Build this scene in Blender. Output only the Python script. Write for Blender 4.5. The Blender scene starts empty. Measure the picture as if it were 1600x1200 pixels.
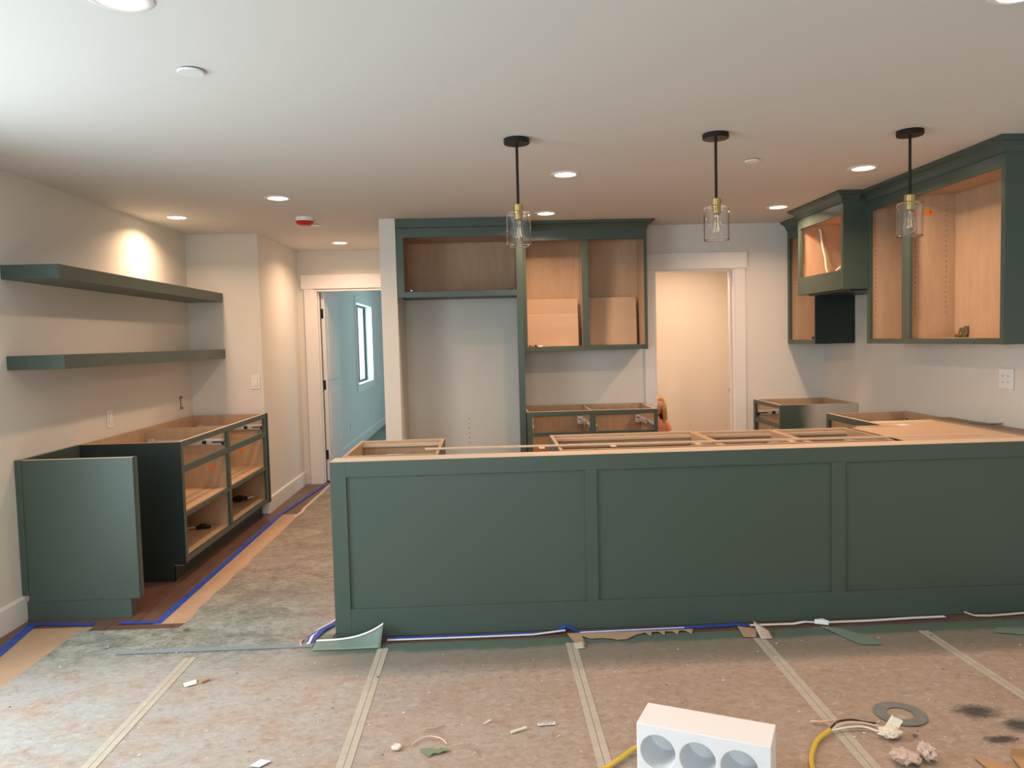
import bpy, bmesh, math, random
from mathutils import Vector, Matrix, noise
random.seed(7)
R = math.radians
S = bpy.context.scene
C = S.collection

# ------------------------------------------------------------------ camera
cam_d = bpy.data.cameras.new('camera'); cam = bpy.data.objects.new('camera', cam_d); C.objects.link(cam)
S.camera = cam
cam_d.sensor_fit = 'HORIZONTAL'; cam_d.sensor_width = 36; cam_d.lens = 27.0
cam_d.clip_start = 0.05; cam_d.clip_end = 100
rx = Vector((0.99904504, -0.03556861, -0.02537498)); uy = Vector((0.02735295, 0.05627357, 0.99804063)); fz = Vector((0.03407097, 0.99778162, -0.05719274))
M = Matrix.Identity(4)
for i in range(3):
    M[i][0] = rx[i]; M[i][1] = uy[i]; M[i][2] = -fz[i]
M[2][3] = 1.454
cam.matrix_world = M

# ------------------------------------------------------------------ world, exposure, daylight
S.view_settings.view_transform = 'Standard'; S.view_settings.look = 'None'
S.view_settings.gamma = 1; S.view_settings.use_curve_mapping = False
S.view_settings.exposure = 0.08
w = bpy.data.worlds.new('world'); S.world = w; w.use_nodes = True
bg = w.node_tree.nodes['Background']; bg.inputs[0].default_value = (0.72, 0.88, 1.0, 1); bg.inputs[1].default_value = 1.6

def area(name, loc, direction, sx, sy, power, color, shape='RECTANGLE', spread=180):
    d = bpy.data.lights.new(name, 'AREA'); d.shape = shape; d.size = sx
    if shape == 'RECTANGLE': d.size_y = sy
    d.energy = power; d.color = color; d.spread = R(spread)
    o = bpy.data.objects.new(name, d); C.objects.link(o); o.location = loc
    o.rotation_euler = Vector(direction).to_track_quat('-Z', 'Y').to_euler()
    return o
DAY = (0.80, 0.95, 1.0)
WARM = (1.0, 0.63, 0.40)
area('daylight_through_patio_door', (-2.72, 2.1, 1.15), (1, 0.0, -0.28), 2.2, 2.1, 84, DAY)
area('daylight_through_front_window', (-0.6, -3.2, 1.5), (0, 1, -0.30), 2.6, 1.5, 84, DAY)
area('daylight_through_bedroom_window', (-1.98, 11.75, 1.5), (1, 0, -0.1), 1.4, 1.2, 36, (0.52, 0.87, 1.0))
area('daylight_through_bedroom_side_window', (2.2, 10.9, 1.5), (-1, 0, -0.1), 2.0, 1.3, 34, (0.52, 0.87, 1.0))

# ------------------------------------------------------------------ node helpers
MATS = {}
def mat(name, col, rough=0.5, metal=0.0, trans=0.0, ior=1.45, emis=None, es=0, spec=0.5, coat=0):
    m = bpy.data.materials.new(name); m.use_nodes = True
    b = m.node_tree.nodes['Principled BSDF']
    b.inputs['Base Color'].default_value = (*col, 1); b.inputs['Roughness'].default_value = rough
    b.inputs['Metallic'].default_value = metal; b.inputs['Transmission Weight'].default_value = trans
    b.inputs['IOR'].default_value = ior; b.inputs['Specular IOR Level'].default_value = spec
    b.inputs['Coat Weight'].default_value = coat
    if emis: b.inputs['Emission Color'].default_value = (*emis, 1); b.inputs['Emission Strength'].default_value = es
    MATS[name] = m
    return m
class NT:
    def __init__(s, m): s.m = m; s.t = m.node_tree; s.b = s.t.nodes['Principled BSDF']
    def n(s, kind, **k):
        nd = s.t.nodes.new(kind)
        for a, v in k.items():
            if a.startswith('i_'): nd.inputs[a[2:].replace('_', ' ')].default_value = v
            else: setattr(nd, a, v)
        return nd
    def l(s, a, b): s.t.links.new(a, b)
    def coords(s, kind='Object', scale=(1, 1, 1)):
        c = s.n('ShaderNodeTexCoord'); mp = s.n('ShaderNodeMapping'); mp.inputs['Scale'].default_value = scale
        s.l(c.outputs[kind], mp.inputs[0]); return mp.outputs[0]
    def geo(s, scale=(1, 1, 1)):
        c = s.n('ShaderNodeNewGeometry'); mp = s.n('ShaderNodeMapping'); mp.inputs['Scale'].default_value = scale
        s.l(c.outputs['Position'], mp.inputs[0]); return mp.outputs[0]
    def noise(s, vec, scale, detail=4, rough=0.55, dist=0):
        nd = s.n('ShaderNodeTexNoise'); nd.inputs['Scale'].default_value = scale; nd.inputs['Detail'].default_value = detail
        nd.inputs['Roughness'].default_value = rough; nd.inputs['Distortion'].default_value = dist
        s.l(vec, nd.inputs['Vector']); return nd.outputs['Fac']
    def ramp(s, fac, stops):
        nd = s.n('ShaderNodeValToRGB'); e = nd.color_ramp.elements
        while len(e) < len(stops): e.new(0.5)
        for i, (p, c) in enumerate(stops):
            e[i].position = p; e[i].color = (*c, 1) if len(c) == 3 else c
        s.l(fac, nd.inputs[0]); return nd.outputs[0]
    def mix(s, fac, a, b, mode='MIX'):
        nd = s.n('ShaderNodeMix', data_type='RGBA', blend_type=mode)
        for sock, v in ((nd.inputs[0], fac), (nd.inputs[6], a), (nd.inputs[7], b)):
            if hasattr(v, 'is_linked'): s.l(v, sock)
            elif isinstance(v, (int, float)): sock.default_value = v
            else: sock.default_value = (*v, 1)
        return nd.outputs[2]
    def math(s, op, a, b=0.0, c=None, clamp=False):
        nd = s.n('ShaderNodeMath', operation=op, use_clamp=clamp)
        for i, v in enumerate((a, b) if c is None else (a, b, c)):
            if hasattr(v, 'is_linked'): s.l(v, nd.inputs[i])
            else: nd.inputs[i].default_value = v
        return nd.outputs[0]
    def step(s, x, e0, e1):       # smooth 0..1 from e0 to e1
        nd = s.n('ShaderNodeMapRange', interpolation_type='SMOOTHSTEP'); nd.clamp = True
        s.l(x, nd.inputs[0]); nd.inputs[1].default_value = e0; nd.inputs[2].default_value = e1
        return nd.outputs[0]
    def xyz(s):
        g = s.n('ShaderNodeNewGeometry'); q = s.n('ShaderNodeSeparateXYZ'); s.l(g.outputs['Position'], q.inputs[0]); return q.outputs
    def bump(s, h, strength=0.2, dist=0.01):
        nd = s.n('ShaderNodeBump'); nd.inputs['Strength'].default_value = strength; nd.inputs['Distance'].default_value = dist
        s.l(h, nd.inputs['Height']); s.l(nd.outputs[0], s.b.inputs['Normal'])
    def col(s, c): s.l(c, s.b.inputs['Base Color'])
    def rough(s, c): s.l(c, s.b.inputs['Roughness'])

# walls and ceiling: matt paint with a faint roller texture
for nm, c in (('wall_paint', (0.76, 0.735, 0.68)), ('ceiling_paint', (0.74, 0.73, 0.70))):
    t = NT(mat(nm, c, 0.75, spec=0.25)); t.bump(t.noise(t.geo(), 120, 3), 0.08, 0.002)
mat('trim_paint', (0.84, 0.82, 0.79), 0.38)
# green cabinet paint; the dark copy has shade painted into its colour
for nm, c, ro in (('green_paint', (0.061, 0.092, 0.075), 0.36), ('shaded_dark_green', (0.018, 0.030, 0.026), 0.42)):
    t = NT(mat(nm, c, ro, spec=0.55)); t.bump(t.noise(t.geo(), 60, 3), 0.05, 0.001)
# half-painted cabinet side: paint fading into bare primer
t = NT(mat('fading_green_paint', (0.1, 0.1, 0.1), 0.5)); q = t.xyz()
nn = t.noise(t.geo((1, 1, 0.5)), 5, 3)
f = t.step(t.math('ADD', q[0], t.math('MULTIPLY', nn, 0.12)), 2.56, 2.74)
t.col(t.mix(f, (0.066, 0.092, 0.077), t.mix(t.noise(t.geo(), 9, 3), (0.42, 0.41, 0.37), (0.55, 0.53, 0.49))))
# maple plywood
def ply(name, a, b, sc=(1, 1, 1)):
    t = NT(mat(name, a, 0.5, spec=0.3))
    v = t.coords('Object', sc)
    g1 = t.noise(v, 7, 6, 0.6, 0.6); g2 = t.noise(v, 38, 4, 0.6)
    c = t.mix(g1, a, b); c = t.mix(t.math('MULTIPLY', t.step(g2, 0.55, 0.8), 0.22), c, tuple(x * 0.72 for x in a))
    t.col(c); t.bump(g2, 0.05, 0.001)
ply('maple_ply', (0.42, 0.275, 0.17), (0.60, 0.43, 0.285), (2.5, 2.5, 0.45))
ply('maple_edge', (0.66, 0.49, 0.33), (0.76, 0.60, 0.44), (0.5, 3, 3))
ply('raw_ply', (0.52, 0.36, 0.24), (0.64, 0.46, 0.31), (0.7, 2.2, 2))
ply('brown_cleat', (0.30, 0.22, 0.145), (0.36, 0.27, 0.18), (0.6, 3, 3))
# raw ledge timber with overspray blotches
t = NT(mat('ledge_wood', (0.6, 0.48, 0.36), 0.6)); v = t.geo((1, 4, 4))
c = t.mix(t.noise(v, 9, 5), (0.60, 0.45, 0.32), (0.78, 0.64, 0.50))
q = t.xyz(); bl = t.step(t.noise(t.geo((1.6, 5, 5)), 26, 3), 0.52, 0.62)
bl = t.math('MULTIPLY', bl, t.math('SUBTRACT', 1.0, t.step(q[0], -0.45, 0.5)))
t.col(t.mix(bl, c, (0.62, 0.66, 0.66)))
# hardwood planks
t = NT(mat('walnut_plank', (0.16, 0.08, 0.05), 0.36)); v = t.geo((5, 0.5, 5))
oi = t.n('ShaderNodeObjectInfo')
g1 = t.noise(v, 6, 8, 0.65, 0.5); c = t.mix(g1, (0.085, 0.045, 0.032), (0.235, 0.14, 0.10))
c = t.mix(t.math('MULTIPLY', oi.outputs['Random'], 0.5), c, (0.13, 0.06, 0.04)); t.col(c); t.bump(g1, 0.1, 0.002)
# rosin paper covering the floor: brown paper, grey drywall dust and daylight sheen, green overspray, stains
def paper(name, clean):
    t = NT(mat(name, clean, 0.62, spec=0.35)); q = t.xyz(); x, y = q[0], q[1]
    big = t.noise(t.geo((1, 1.3, 1)), 1.3, 5, 0.6, 0.4); mid = t.noise(t.geo((1, 1.35, 1)), 4.2, 8, 0.72, 0.45); fine = t.noise(t.geo((1, 1.4, 1)), 26, 6, 0.72, 0.8)
    mot = t.step(t.math('ADD', t.math('MULTIPLY', mid, 0.55), t.math('MULTIPLY', fine, 0.45)), 0.38, 0.64)
    c = t.mix(mid, tuple(k * 0.86 for k in clean), tuple(min(1, k * 1.12) for k in clean))
    # pale grey dust; the extra towards the left paints in daylight sheen
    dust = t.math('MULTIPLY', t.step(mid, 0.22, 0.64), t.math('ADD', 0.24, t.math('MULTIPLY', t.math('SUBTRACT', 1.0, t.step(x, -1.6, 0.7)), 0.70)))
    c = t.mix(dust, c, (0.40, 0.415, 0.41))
    c = t.mix(t.math('MULTIPLY', t.step(fine, 0.5, 0.70), 0.46), c, (0.58, 0.55, 0.52))
    c = t.mix(t.math('MULTIPLY', t.step(fine, 0.5, 0.30), 0.46), c, (0.17, 0.14, 0.12))
    # overspray along the peninsula (grey green, densest at the sheet edge) and by the end panel
    yn = t.math('ADD', y, t.math('MULTIPLY', t.math('SUBTRACT', mid, 0.5), 0.16))
    xin = t.step(x, -1.0, -0.7)
    inb = t.math('MULTIPLY', xin, t.math('SUBTRACT', 1.0, t.step(y, 3.78, 3.82)))
    a = t.math('MULTIPLY', t.step(yn, 3.26, 3.44), inb); b = t.math('MULTIPLY', t.step(yn, 3.53, 3.58), inb)
    c = t.mix(t.math('MULTIPLY', a, 0.66), c, (0.21, 0.205, 0.17)); c = t.mix(t.math('MULTIPLY', b, 0.92), c, (0.10, 0.165, 0.135))
    c = t.mix(t.math('MULTIPLY', t.math('MULTIPLY', t.step(yn, 3.35, 3.75), t.math('SUBTRACT', 1.0, t.step(yn, 4.0, 5.2))), t.math('SUBTRACT', 1.0, t.step(x, -1.2, -0.8))), c,
              t.mix(mot, (0.15, 0.18, 0.155), (0.42, 0.45, 0.42)))
    # hallway run: grey brown
    c = t.mix(t.math('MULTIPLY', t.step(yn, 4.0, 4.8), 0.75), c, t.mix(mot, (0.13, 0.115, 0.09), (0.34, 0.295, 0.24)))
    # black scuffs
    for (cx, cy, ra, rb) in ((1.825, 2.775, 0.095, 0.06), (1.925, 2.66, 0.085, 0.06), (1.785, 2.572, 0.07, 0.032)):
        dx = t.math('DIVIDE', t.math('SUBTRACT', x, cx), ra); dy = t.math('DIVIDE', t.math('SUBTRACT', y, cy), rb)
        d = t.math('SQRT', t.math('ADD', t.math('MULTIPLY', dx, dx), t.math('MULTIPLY', dy, dy)))
        d = t.math('ADD', d, t.math('MULTIPLY', t.math('SUBTRACT', fine, 0.5), 0.9))
        c = t.mix(t.math('MULTIPLY', t.math('SUBTRACT', 1.0, t.step(d, 0.35, 1.2)), 0.93), c, t.mix(fine, (0.018, 0.018, 0.02), (0.10, 0.10, 0.105)))
    t.col(c); t.bump(t.mix(0.5, mid, fine), 0.35, 0.008)
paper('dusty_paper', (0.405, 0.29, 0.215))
for nm, c0 in (('kraft_paper', (0.50, 0.34, 0.22)), ('pale_paper', (0.60, 0.52, 0.45))):
    t = NT(mat(nm, c0, 0.7)); g = t.noise(t.geo(), 9, 5); t.col(t.mix(g, tuple(k * 0.88 for k in c0), tuple(k * 1.1 for k in c0))); t.bump(g, 0.2, 0.005)
mat('white_paper', (0.85, 0.86, 0.88), 0.6)
mat('green_sprayed_paper', (0.20, 0.285, 0.245), 0.6)
# seam tape: pale, slightly see-through strip with the butt joint showing along its middle
t = NT(mat('seam_tape', (0.5, 0.46, 0.4), 0.5)); tc = t.n('ShaderNodeTexCoord'); sx = t.n('ShaderNodeSeparateXYZ'); t.l(tc.outputs['Object'], sx.inputs[0])
ab = t.math('ABSOLUTE', t.math('ADD', sx.outputs[0], t.math('MULTIPLY', t.math('SUBTRACT', t.noise(t.coords(), 3, 2), 0.5), 0.008)))
g = t.noise(t.geo((1, 2, 1)), 14, 5); c = t.mix(g, (0.40, 0.355, 0.29), (0.60, 0.565, 0.49))
t.col(t.mix(t.math('SUBTRACT', 1.0, t.step(ab, 0.0006, 0.0022)), c, (0.20, 0.175, 0.14)))
t = NT(mat('blue_tape', (0.015, 0.05, 0.36), 0.5)); g = t.noise(t.geo(), 20, 3); t.col(t.mix(g, (0.012, 0.045, 0.36), (0.035, 0.12, 0.62)))
mat('faded_blue_tape', (0.25, 0.31, 0.34), 0.6)
mat('black_metal', (0.012, 0.011, 0.011), 0.45, 0.3)
mat('brass', (0.62, 0.46, 0.20), 0.28, 1.0)
mat('filament', (0.9, 0.6, 0.25), 0.3, 1.0, emis=(1, 0.55, 0.2), es=0.4)
mat('zinc', (0.78, 0.78, 0.80), 0.34, 0.65)
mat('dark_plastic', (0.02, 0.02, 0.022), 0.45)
mat('white_plastic', (0.87, 0.87, 0.86), 0.3); mat('tarnished_metal', (0.22, 0.18, 0.13), 0.4, 0.7)
mat('grey_slot', (0.12, 0.11, 0.10), 0.6)
mat('hole', (0.05, 0.03, 0.018), 0.9)
mat('lens', (1, 1, 1), 0.4, emis=(1.0, 0.80, 0.60), es=14)
mat('red_plastic', (0.55, 0.02, 0.03), 0.35)
mat('orange_label', (0.95, 0.24, 0.02), 0.5)
mat('white_cable', (0.88, 0.84, 0.76), 0.4)
mat('yellow_cable', (0.72, 0.50, 0.06), 0.45)
mat('pink_wire', (0.78, 0.52, 0.42), 0.45)
mat('copper', (0.72, 0.46, 0.32), 0.45, 0.4)
t = NT(mat('foam', (0.86, 0.87, 0.90), 0.7)); vor = t.n('ShaderNodeTexVoronoi'); vor.inputs['Scale'].default_value = 160; t.l(t.coords(), vor.inputs['Vector']); t.bump(vor.outputs['Distance'], 0.12, 0.002)
mat('cardboard', (0.48, 0.29, 0.15), 0.75)
mat('leaf_green', (0.20, 0.27, 0.17), 0.7)
mat('cream_chip', (0.80, 0.74, 0.62), 0.6)
t = NT(mat('grey_tape', (0.2, 0.2, 0.2), 0.45)); g = t.noise(t.geo(), 40, 5); t.col(t.mix(g, (0.13, 0.14, 0.14), (0.27, 0.285, 0.285)))
mat('pink_plastic', (0.62, 0.48, 0.42), 0.25)
def glass(name, rough=0.0):
    m = bpy.data.materials.new(name); m.use_nodes = True; nt = m.node_tree; nt.nodes.clear()
    o = nt.nodes.new('ShaderNodeOutputMaterial'); g = nt.nodes.new('ShaderNodeBsdfGlass'); g.inputs['IOR'].default_value = 1.45; g.inputs['Roughness'].default_value = rough
    nt.links.new(g.outputs[0], o.inputs[0]); MATS[name] = m
glass('clear_glass')
m = bpy.data.materials.new('window_glass'); m.use_nodes = True; nt = m.node_tree; nt.nodes.clear(); MATS['window_glass'] = m
o = nt.nodes.new('ShaderNodeOutputMaterial'); a = nt.nodes.new('ShaderNodeBsdfTransparent'); b = nt.nodes.new('ShaderNodeBsdfGlossy'); mx = nt.nodes.new('ShaderNodeMixShader'); mx.inputs[0].default_value = 0.07
b.inputs['Roughness'].default_value = 0.02
nt.links.new(a.outputs[0], mx.inputs[1]); nt.links.new(b.outputs[0], mx.inputs[2]); nt.links.new(mx.outputs[0], o.inputs[0])
# person
t = NT(mat('skin', (0.66, 0.34, 0.22), 0.5)); mat('shirt', (0.60, 0.25, 0.14), 0.8); mat('hair', (0.46, 0.27, 0.09), 0.45); mat('shorts', (0.16, 0.19, 0.28), 0.8); mat('eye', (0.03, 0.02, 0.02), 0.2); mat('shirt_print', (0.75, 0.70, 0.62), 0.8); mat('lips', (0.55, 0.15, 0.12), 0.5)

# ------------------------------------------------------------------ mesh helpers
class MB:
    def __init__(s): s.v = []; s.f = []; s.mi = []; s.m = []
    def _m(s, m):
        if m not in s.m: s.m.append(m)
        return s.m.index(m)
    def box(s, x0, x1, y0, y1, z0, z1, m='maple_ply', front=None):
        n = len(s.v); i = s._m(m)
        if x0 > x1: x0, x1 = x1, x0
        if y0 > y1: y0, y1 = y1, y0
        if z0 > z1: z0, z1 = z1, z0
        s.v += [(x0, y0, z0), (x1, y0, z0), (x1, y1, z0), (x0, y1, z0), (x0, y0, z1), (x1, y0, z1), (x1, y1, z1), (x0, y1, z1)]
        s.f += [(n, n+3, n+2, n+1), (n+4, n+5, n+6, n+7), (n, n+1, n+5, n+4), (n+1, n+2, n+6, n+5), (n+2, n+3, n+7, n+6), (n+3, n, n+4, n+7)]
        s.mi += [i] * 6; return s
    def poly(s, pts, m): n = len(s.v); s.v += pts; s.f.append(tuple(range(n, n+len(pts)))); s.mi.append(s._m(m)); return s
    def prism(s, pts, z0, z1, m):      # pts ccw in plan
        n = len(s.v); k = len(pts); i = s._m(m)
        s.v += [(p[0], p[1], z0) for p in pts] + [(p[0], p[1], z1) for p in pts]
        s.f += [tuple(range(n+k-1, n-1, -1)), tuple(range(n+k, n+2*k))] + [(n+j, n+(j+1) % k, n+k+(j+1) % k, n+k+j) for j in range(k)]
        s.mi += [i] * (k+2); return s
    def cyl(s, c, r, z0, z1, m, n=32, r2=None, axis='z', cap=True):
        r2 = r if r2 is None else r2
        return s.lathe([(0, z0), (r, z0), (r2, z1), (0, z1)] if cap else [(r, z0), (r2, z1)], m, c, n, axis)
    def lathe(s, prof, m, c=(0, 0, 0), n=32, axis='z'):
        i = s._m(m); rings = []
        for (r, z) in prof:
            ring = []
            for k in range(1 if r < 1e-7 else n):
                a = 2*math.pi*k/n; p = (r*math.cos(a), r*math.sin(a), z)
                if axis == 'x': p = (p[2], p[0], p[1])
                elif axis == 'y': p = (p[1], p[2], p[0])
                ring.append(len(s.v)); s.v.append((p[0]+c[0], p[1]+c[1], p[2]+c[2]))
            rings.append(ring)
        for a, b in zip(rings, rings[1:]):
            for k in range(n):
                k2 = (k+1) % n
                if len(a) == 1 and len(b) == 1: continue
                if len(a) == 1: s.f.append((a[0], b[k2], b[k]))
                elif len(b) == 1: s.f.append((a[k], a[k2], b[0]))
                else: s.f.append((a[k], a[k2], b[k2], b[k]))
                s.mi.append(i)
        return s
    def tube(s, pts, r, m, n=8, rs=None):
        i = s._m(m); pts = [Vector(p) for p in pts]; rings = []; up = Vector((0, 0, 1))
        for k, p in enumerate(pts):
            t = (pts[min(k+1, len(pts)-1)] - pts[max(k-1, 0)]).normalized()
            u = t.cross(up); u = u.normalized() if u.length > 1e-3 else Vector((1, 0, 0)); v = u.cross(t)
            rr = rs[k] if rs else r; ring = []
            for j in range(n):
                a = 2*math.pi*j/n; ring.append(len(s.v)); s.v.append(tuple(p + rr*(u*math.cos(a) + v*math.sin(a))))
            rings.append(ring)
        for a, b in zip(rings, rings[1:]):
            for j in range(n): s.f.append((a[j], a[(j+1) % n], b[(j+1) % n], b[j])); s.mi.append(i)
        s.f += [tuple(rings[0][::-1]), tuple(rings[-1])]; s.mi += [i, i]; return s
    def sweep(s, path, prof, m):       # profile (offset to the LEFT of travel, z) along a plan path, mitred
        i = s._m(m); P = [Vector((p[0], p[1])) for p in path]; k = len(prof); rings = []
        for j, p in enumerate(P):
            d0 = (P[j]-P[j-1]).normalized() if j else None; d1 = (P[j+1]-P[j]).normalized() if j < len(P)-1 else None
            n0 = Vector((-d0.y, d0.x)) if d0 else None; n1 = Vector((-d1.y, d1.x)) if d1 else None
            if n0 is None: mt = n1
            elif n1 is None: mt = n0
            else: mt = (n0+n1); mt = mt / (mt.dot(n0))
            rings.append(list(range(len(s.v), len(s.v)+k))); s.v += [(p.x+mt.x*o, p.y+mt.y*o, z) for o, z in prof]
        for a, b in zip(rings, rings[1:]):
            for j in range(k): s.f.append((a[j], b[j], b[(j+1) % k], a[(j+1) % k])); s.mi.append(i)
        s.f += [tuple(rings[0]), tuple(rings[-1][::-1])]; s.mi += [i, i]; return s
    def grid(s, fn, nu, nv, m):
        n = len(s.v); i = s._m(m)
        for a in range(nu+1):
            for b in range(nv+1): s.v.append(tuple(fn(a/nu, b/nv)))
        for a in range(nu):
            for b in range(nv):
                q = n+a*(nv+1)+b; s.f.append((q, q+nv+1, q+nv+2, q+1)); s.mi.append(i)
        return s
    def build(s, name, parent=None, bevel=0, smooth=False, solid=0, loc=None, fix=True):
        me = bpy.data.meshes.new(name); me.from_pydata(s.v, [], s.f)
        for k in s.m: me.materials.append(MATS[k])
        me.polygons.foreach_set('material_index', s.mi)
        if fix:
            bm = bmesh.new(); bm.from_mesh(me); bmesh.ops.recalc_face_normals(bm, faces=bm.faces); bm.to_mesh(me); bm.free()
        if smooth: me.polygons.foreach_set('use_smooth', [True]*len(me.polygons))
        o = bpy.data.objects.new(name, me); C.objects.link(o)
        if smooth:
            md = o.modifiers.new('es', 'EDGE_SPLIT'); md.split_angle = R(35)
        if solid:
            md = o.modifiers.new('so', 'SOLIDIFY'); md.thickness = solid; md.offset = 1
        if bevel:
            md = o.modifiers.new('bv', 'BEVEL'); md.width = bevel; md.segments = 2; md.limit_method = 'ANGLE'
        if parent: o.parent = parent
        if loc: o.location = loc
        return o
def tag(o, label, cat, group=None, kind=None):
    o['label'] = label; o['category'] = cat
    if group: o['group'] = group
    if kind: o['kind'] = kind
    return o
def empty(name, loc, rz, label, cat, group=None):
    o = bpy.data.objects.new(name, None); C.objects.link(o); o.empty_display_size = 0.1
    o.location = loc; o.rotation_euler = (0, 0, rz); return tag(o, label, cat, group)
def struct(o): o['kind'] = 'structure'; return o
def copy_tree(o, parent=None):
    c = o.copy(); C.objects.link(c); c.parent = parent
    for ch in list(o.children): copy_tree(ch, c)
    return c

# ------------------------------------------------------------------ the room shell
CH = 2.42; XL = -2.53; XR = 3.0; YB = 6.70
def wall(name, *boxes, m='wall_paint'):
    b = MB()
    for q in boxes: b.box(*q, m)
    return struct(b.build(name))
wall('wall_left', (XL-.12, XL, -3, 1.0, 0, CH), (XL-.12, XL, 3.2, 6.82, 0, CH), (XL-.12, XL, 1.0, 3.2, 2.12, CH), (XL-.12, XL, 1.0, 3.2, 0, .04))
wall('wall_front', (XL-.12, -1.9, -3.12, -3, 0, CH), (.7, XR+.12, -3.12, -3, 0, CH), (-1.9, .7, -3.12, -3, 0, .75), (-1.9, .7, -3.12, -3, 2.15, CH))
wall('wall_right', (XR, XR+.12, -3, 8.17, 0, CH))
wall('wall_alcove_end', (XL, -1.92, YB, YB+.12, 0, CH))
wall('wall_hall_left', (-2.04, -1.92, YB+.12, 8.05, 0, CH))
wall('wall_hall_end', (-2.04, -1.73, 8.05, 8.17, 0, CH), (-.93, XR, 8.05, 8.17, 0, CH), (-1.73, -.93, 8.05, 8.17, 2.02, CH))
wall('wall_hall_right', (-.80, -.675, 6.08, 8.05, 0, CH))
wall('wall_back', (-.675, 1.485, YB, YB+.12, 0, CH), (2.205, XR, YB, YB+.12, 0, CH), (1.485, 2.205, YB, YB+.12, 2.035, CH))
wall('wall_pantry_left', (.8, .92, YB+.12, 8.05, 0, CH))
wall('wall_bedroom_left', (-1.95, -1.83, 8.17, 11.05, 0, CH), (-1.95, -1.83, 12.5, 13.9, 0, CH), (-1.95, -1.83, 11.05, 12.5, 0, .87), (-1.95, -1.83, 11.05, 12.5, 2.04, CH))
wall('wall_bedroom_back', (-1.95, 2.12, 13.9, 14.02, 0, CH))
wall('wall_bedroom_right', (2.0, 2.12, 8.17, 9.8, 0, CH), (2.0, 2.12, 12.0, 13.9, 0, CH), (2.0, 2.12, 9.8, 12, 0, .8), (2.0, 2.12, 9.8, 12, 2.1, CH))
struct(MB().box(XL-.2, XR+.2, -3.2, 14.1, CH, CH+.1, 'ceiling_paint').build('ceiling'))
floor = struct(MB().box(XL-.2, XR+.2, -3.2, 14.1, -.05, -.0015, 'walnut_plank').build('floor'))
# hardwood boards, built where the covering leaves them bare
pm = {}
def plank(x, y, L):
    key = round(L, 3)
    if key not in pm:
        o = MB().box(-.0625, .0625, 0, L-.0015, -.012, 0, 'walnut_plank').build('plank', floor, bevel=.0012); pm[key] = o
    else:
        o = pm[key].copy(); C.objects.link(o)
    o.location = (x, y, 0)
for i in range(9):
    x = XL+.0635+i*.127; y = 2.2+random.random()*.9
    while y < 8.0:
        L = random.choice((.9, 1.2, 1.5)); L = min(L, 8.04-y)
        if L > .15: plank(x, y, round(L, 2) if L in (.9, 1.2, 1.5) else L)
        y += L
for i in range(32): plank(-.93+i*.127, 3.52, .55)

# baseboards
BB = [(0, 0), (.016, 0), (.016, .128), (.004, .14), (0, .14)]
def bboard(name, path): struct(MB().sweep(path, BB, 'trim_paint').build(name))
bboard('baseboard_left', [(XL, 4.17), (XL, 3.25)])
bboard('baseboard_alcove', [(-1.92, 8.03), (-1.92, YB), (-1.965, YB)])
bboard('baseboard_hall_right', [(-.675, YB), (-.675, 6.08), (-.80, 6.08), (-.80, 8.05)])
bboard('baseboard_bedroom_left', [(-1.83, 13.9), (-1.83, 8.17)])
bboard('baseboard_bedroom_back', [(2.0, 13.9), (-1.83, 13.9)])
bboard('baseboard_pantry', [(3.0, 8.05), (.92, 8.05)])
bboard('baseboard_back', [(2.36, YB), (2.292, YB)])
# door casings
tb = MB(); tb.box(-1.85, -1.742, 8.03, 8.05, 0, 2.03, 'trim_paint').box(-.92, -.83, 8.03, 8.05, 0, 2.03, 'trim_paint').box(-1.878, -.805, 8.022, 8.05, 2.03, 2.175, 'trim_paint'); struct(tb.build('trim_1', bevel=.002))
tb = MB(); tb.box(-1.742, -1.722, 8.04, 8.175, 0, 2.01, 'trim_paint').box(-.94, -.92, 8.04, 8.175, 0, 2.01, 'trim_paint').box(-1.742, -.92, 8.04, 8.175, 2.005, 2.025, 'trim_paint').box(-1.722, -1.711, 8.10, 8.135, 0, 2.0, 'trim_paint'); struct(tb.build('trim_2', bevel=.001))
tb = MB(); tb.box(1.40, 1.488, 6.68, YB, 0, 2.03, 'trim_paint').box(2.198, 2.292, 6.68, YB, 0, 2.03, 'trim_paint').box(1.38, 2.305, 6.672, YB, 2.03, 2.172, 'trim_paint'); struct(tb.build('trim_3', bevel=.002))
tb = MB(); tb.box(1.485, 1.505, 6.69, 6.83, 0, 2.02, 'trim_paint').box(2.185, 2.205, 6.69, 6.83, 0, 2.02, 'trim_paint').box(1.485, 2.205, 6.69, 6.83, 2.018, 2.036, 'trim_paint').box(2.172, 2.186, 6.745, 6.78, 0, 2.01, 'trim_paint'); jm = struct(tb.build('trim_4', bevel=.001))
MB().box(2.168, 2.172, 6.75, 6.775, .93, .99, 'zinc').box(2.1675, 2.169, 6.757, 6.768, .945, .975, 'grey_slot').build('strike_plate', jm)
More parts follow.
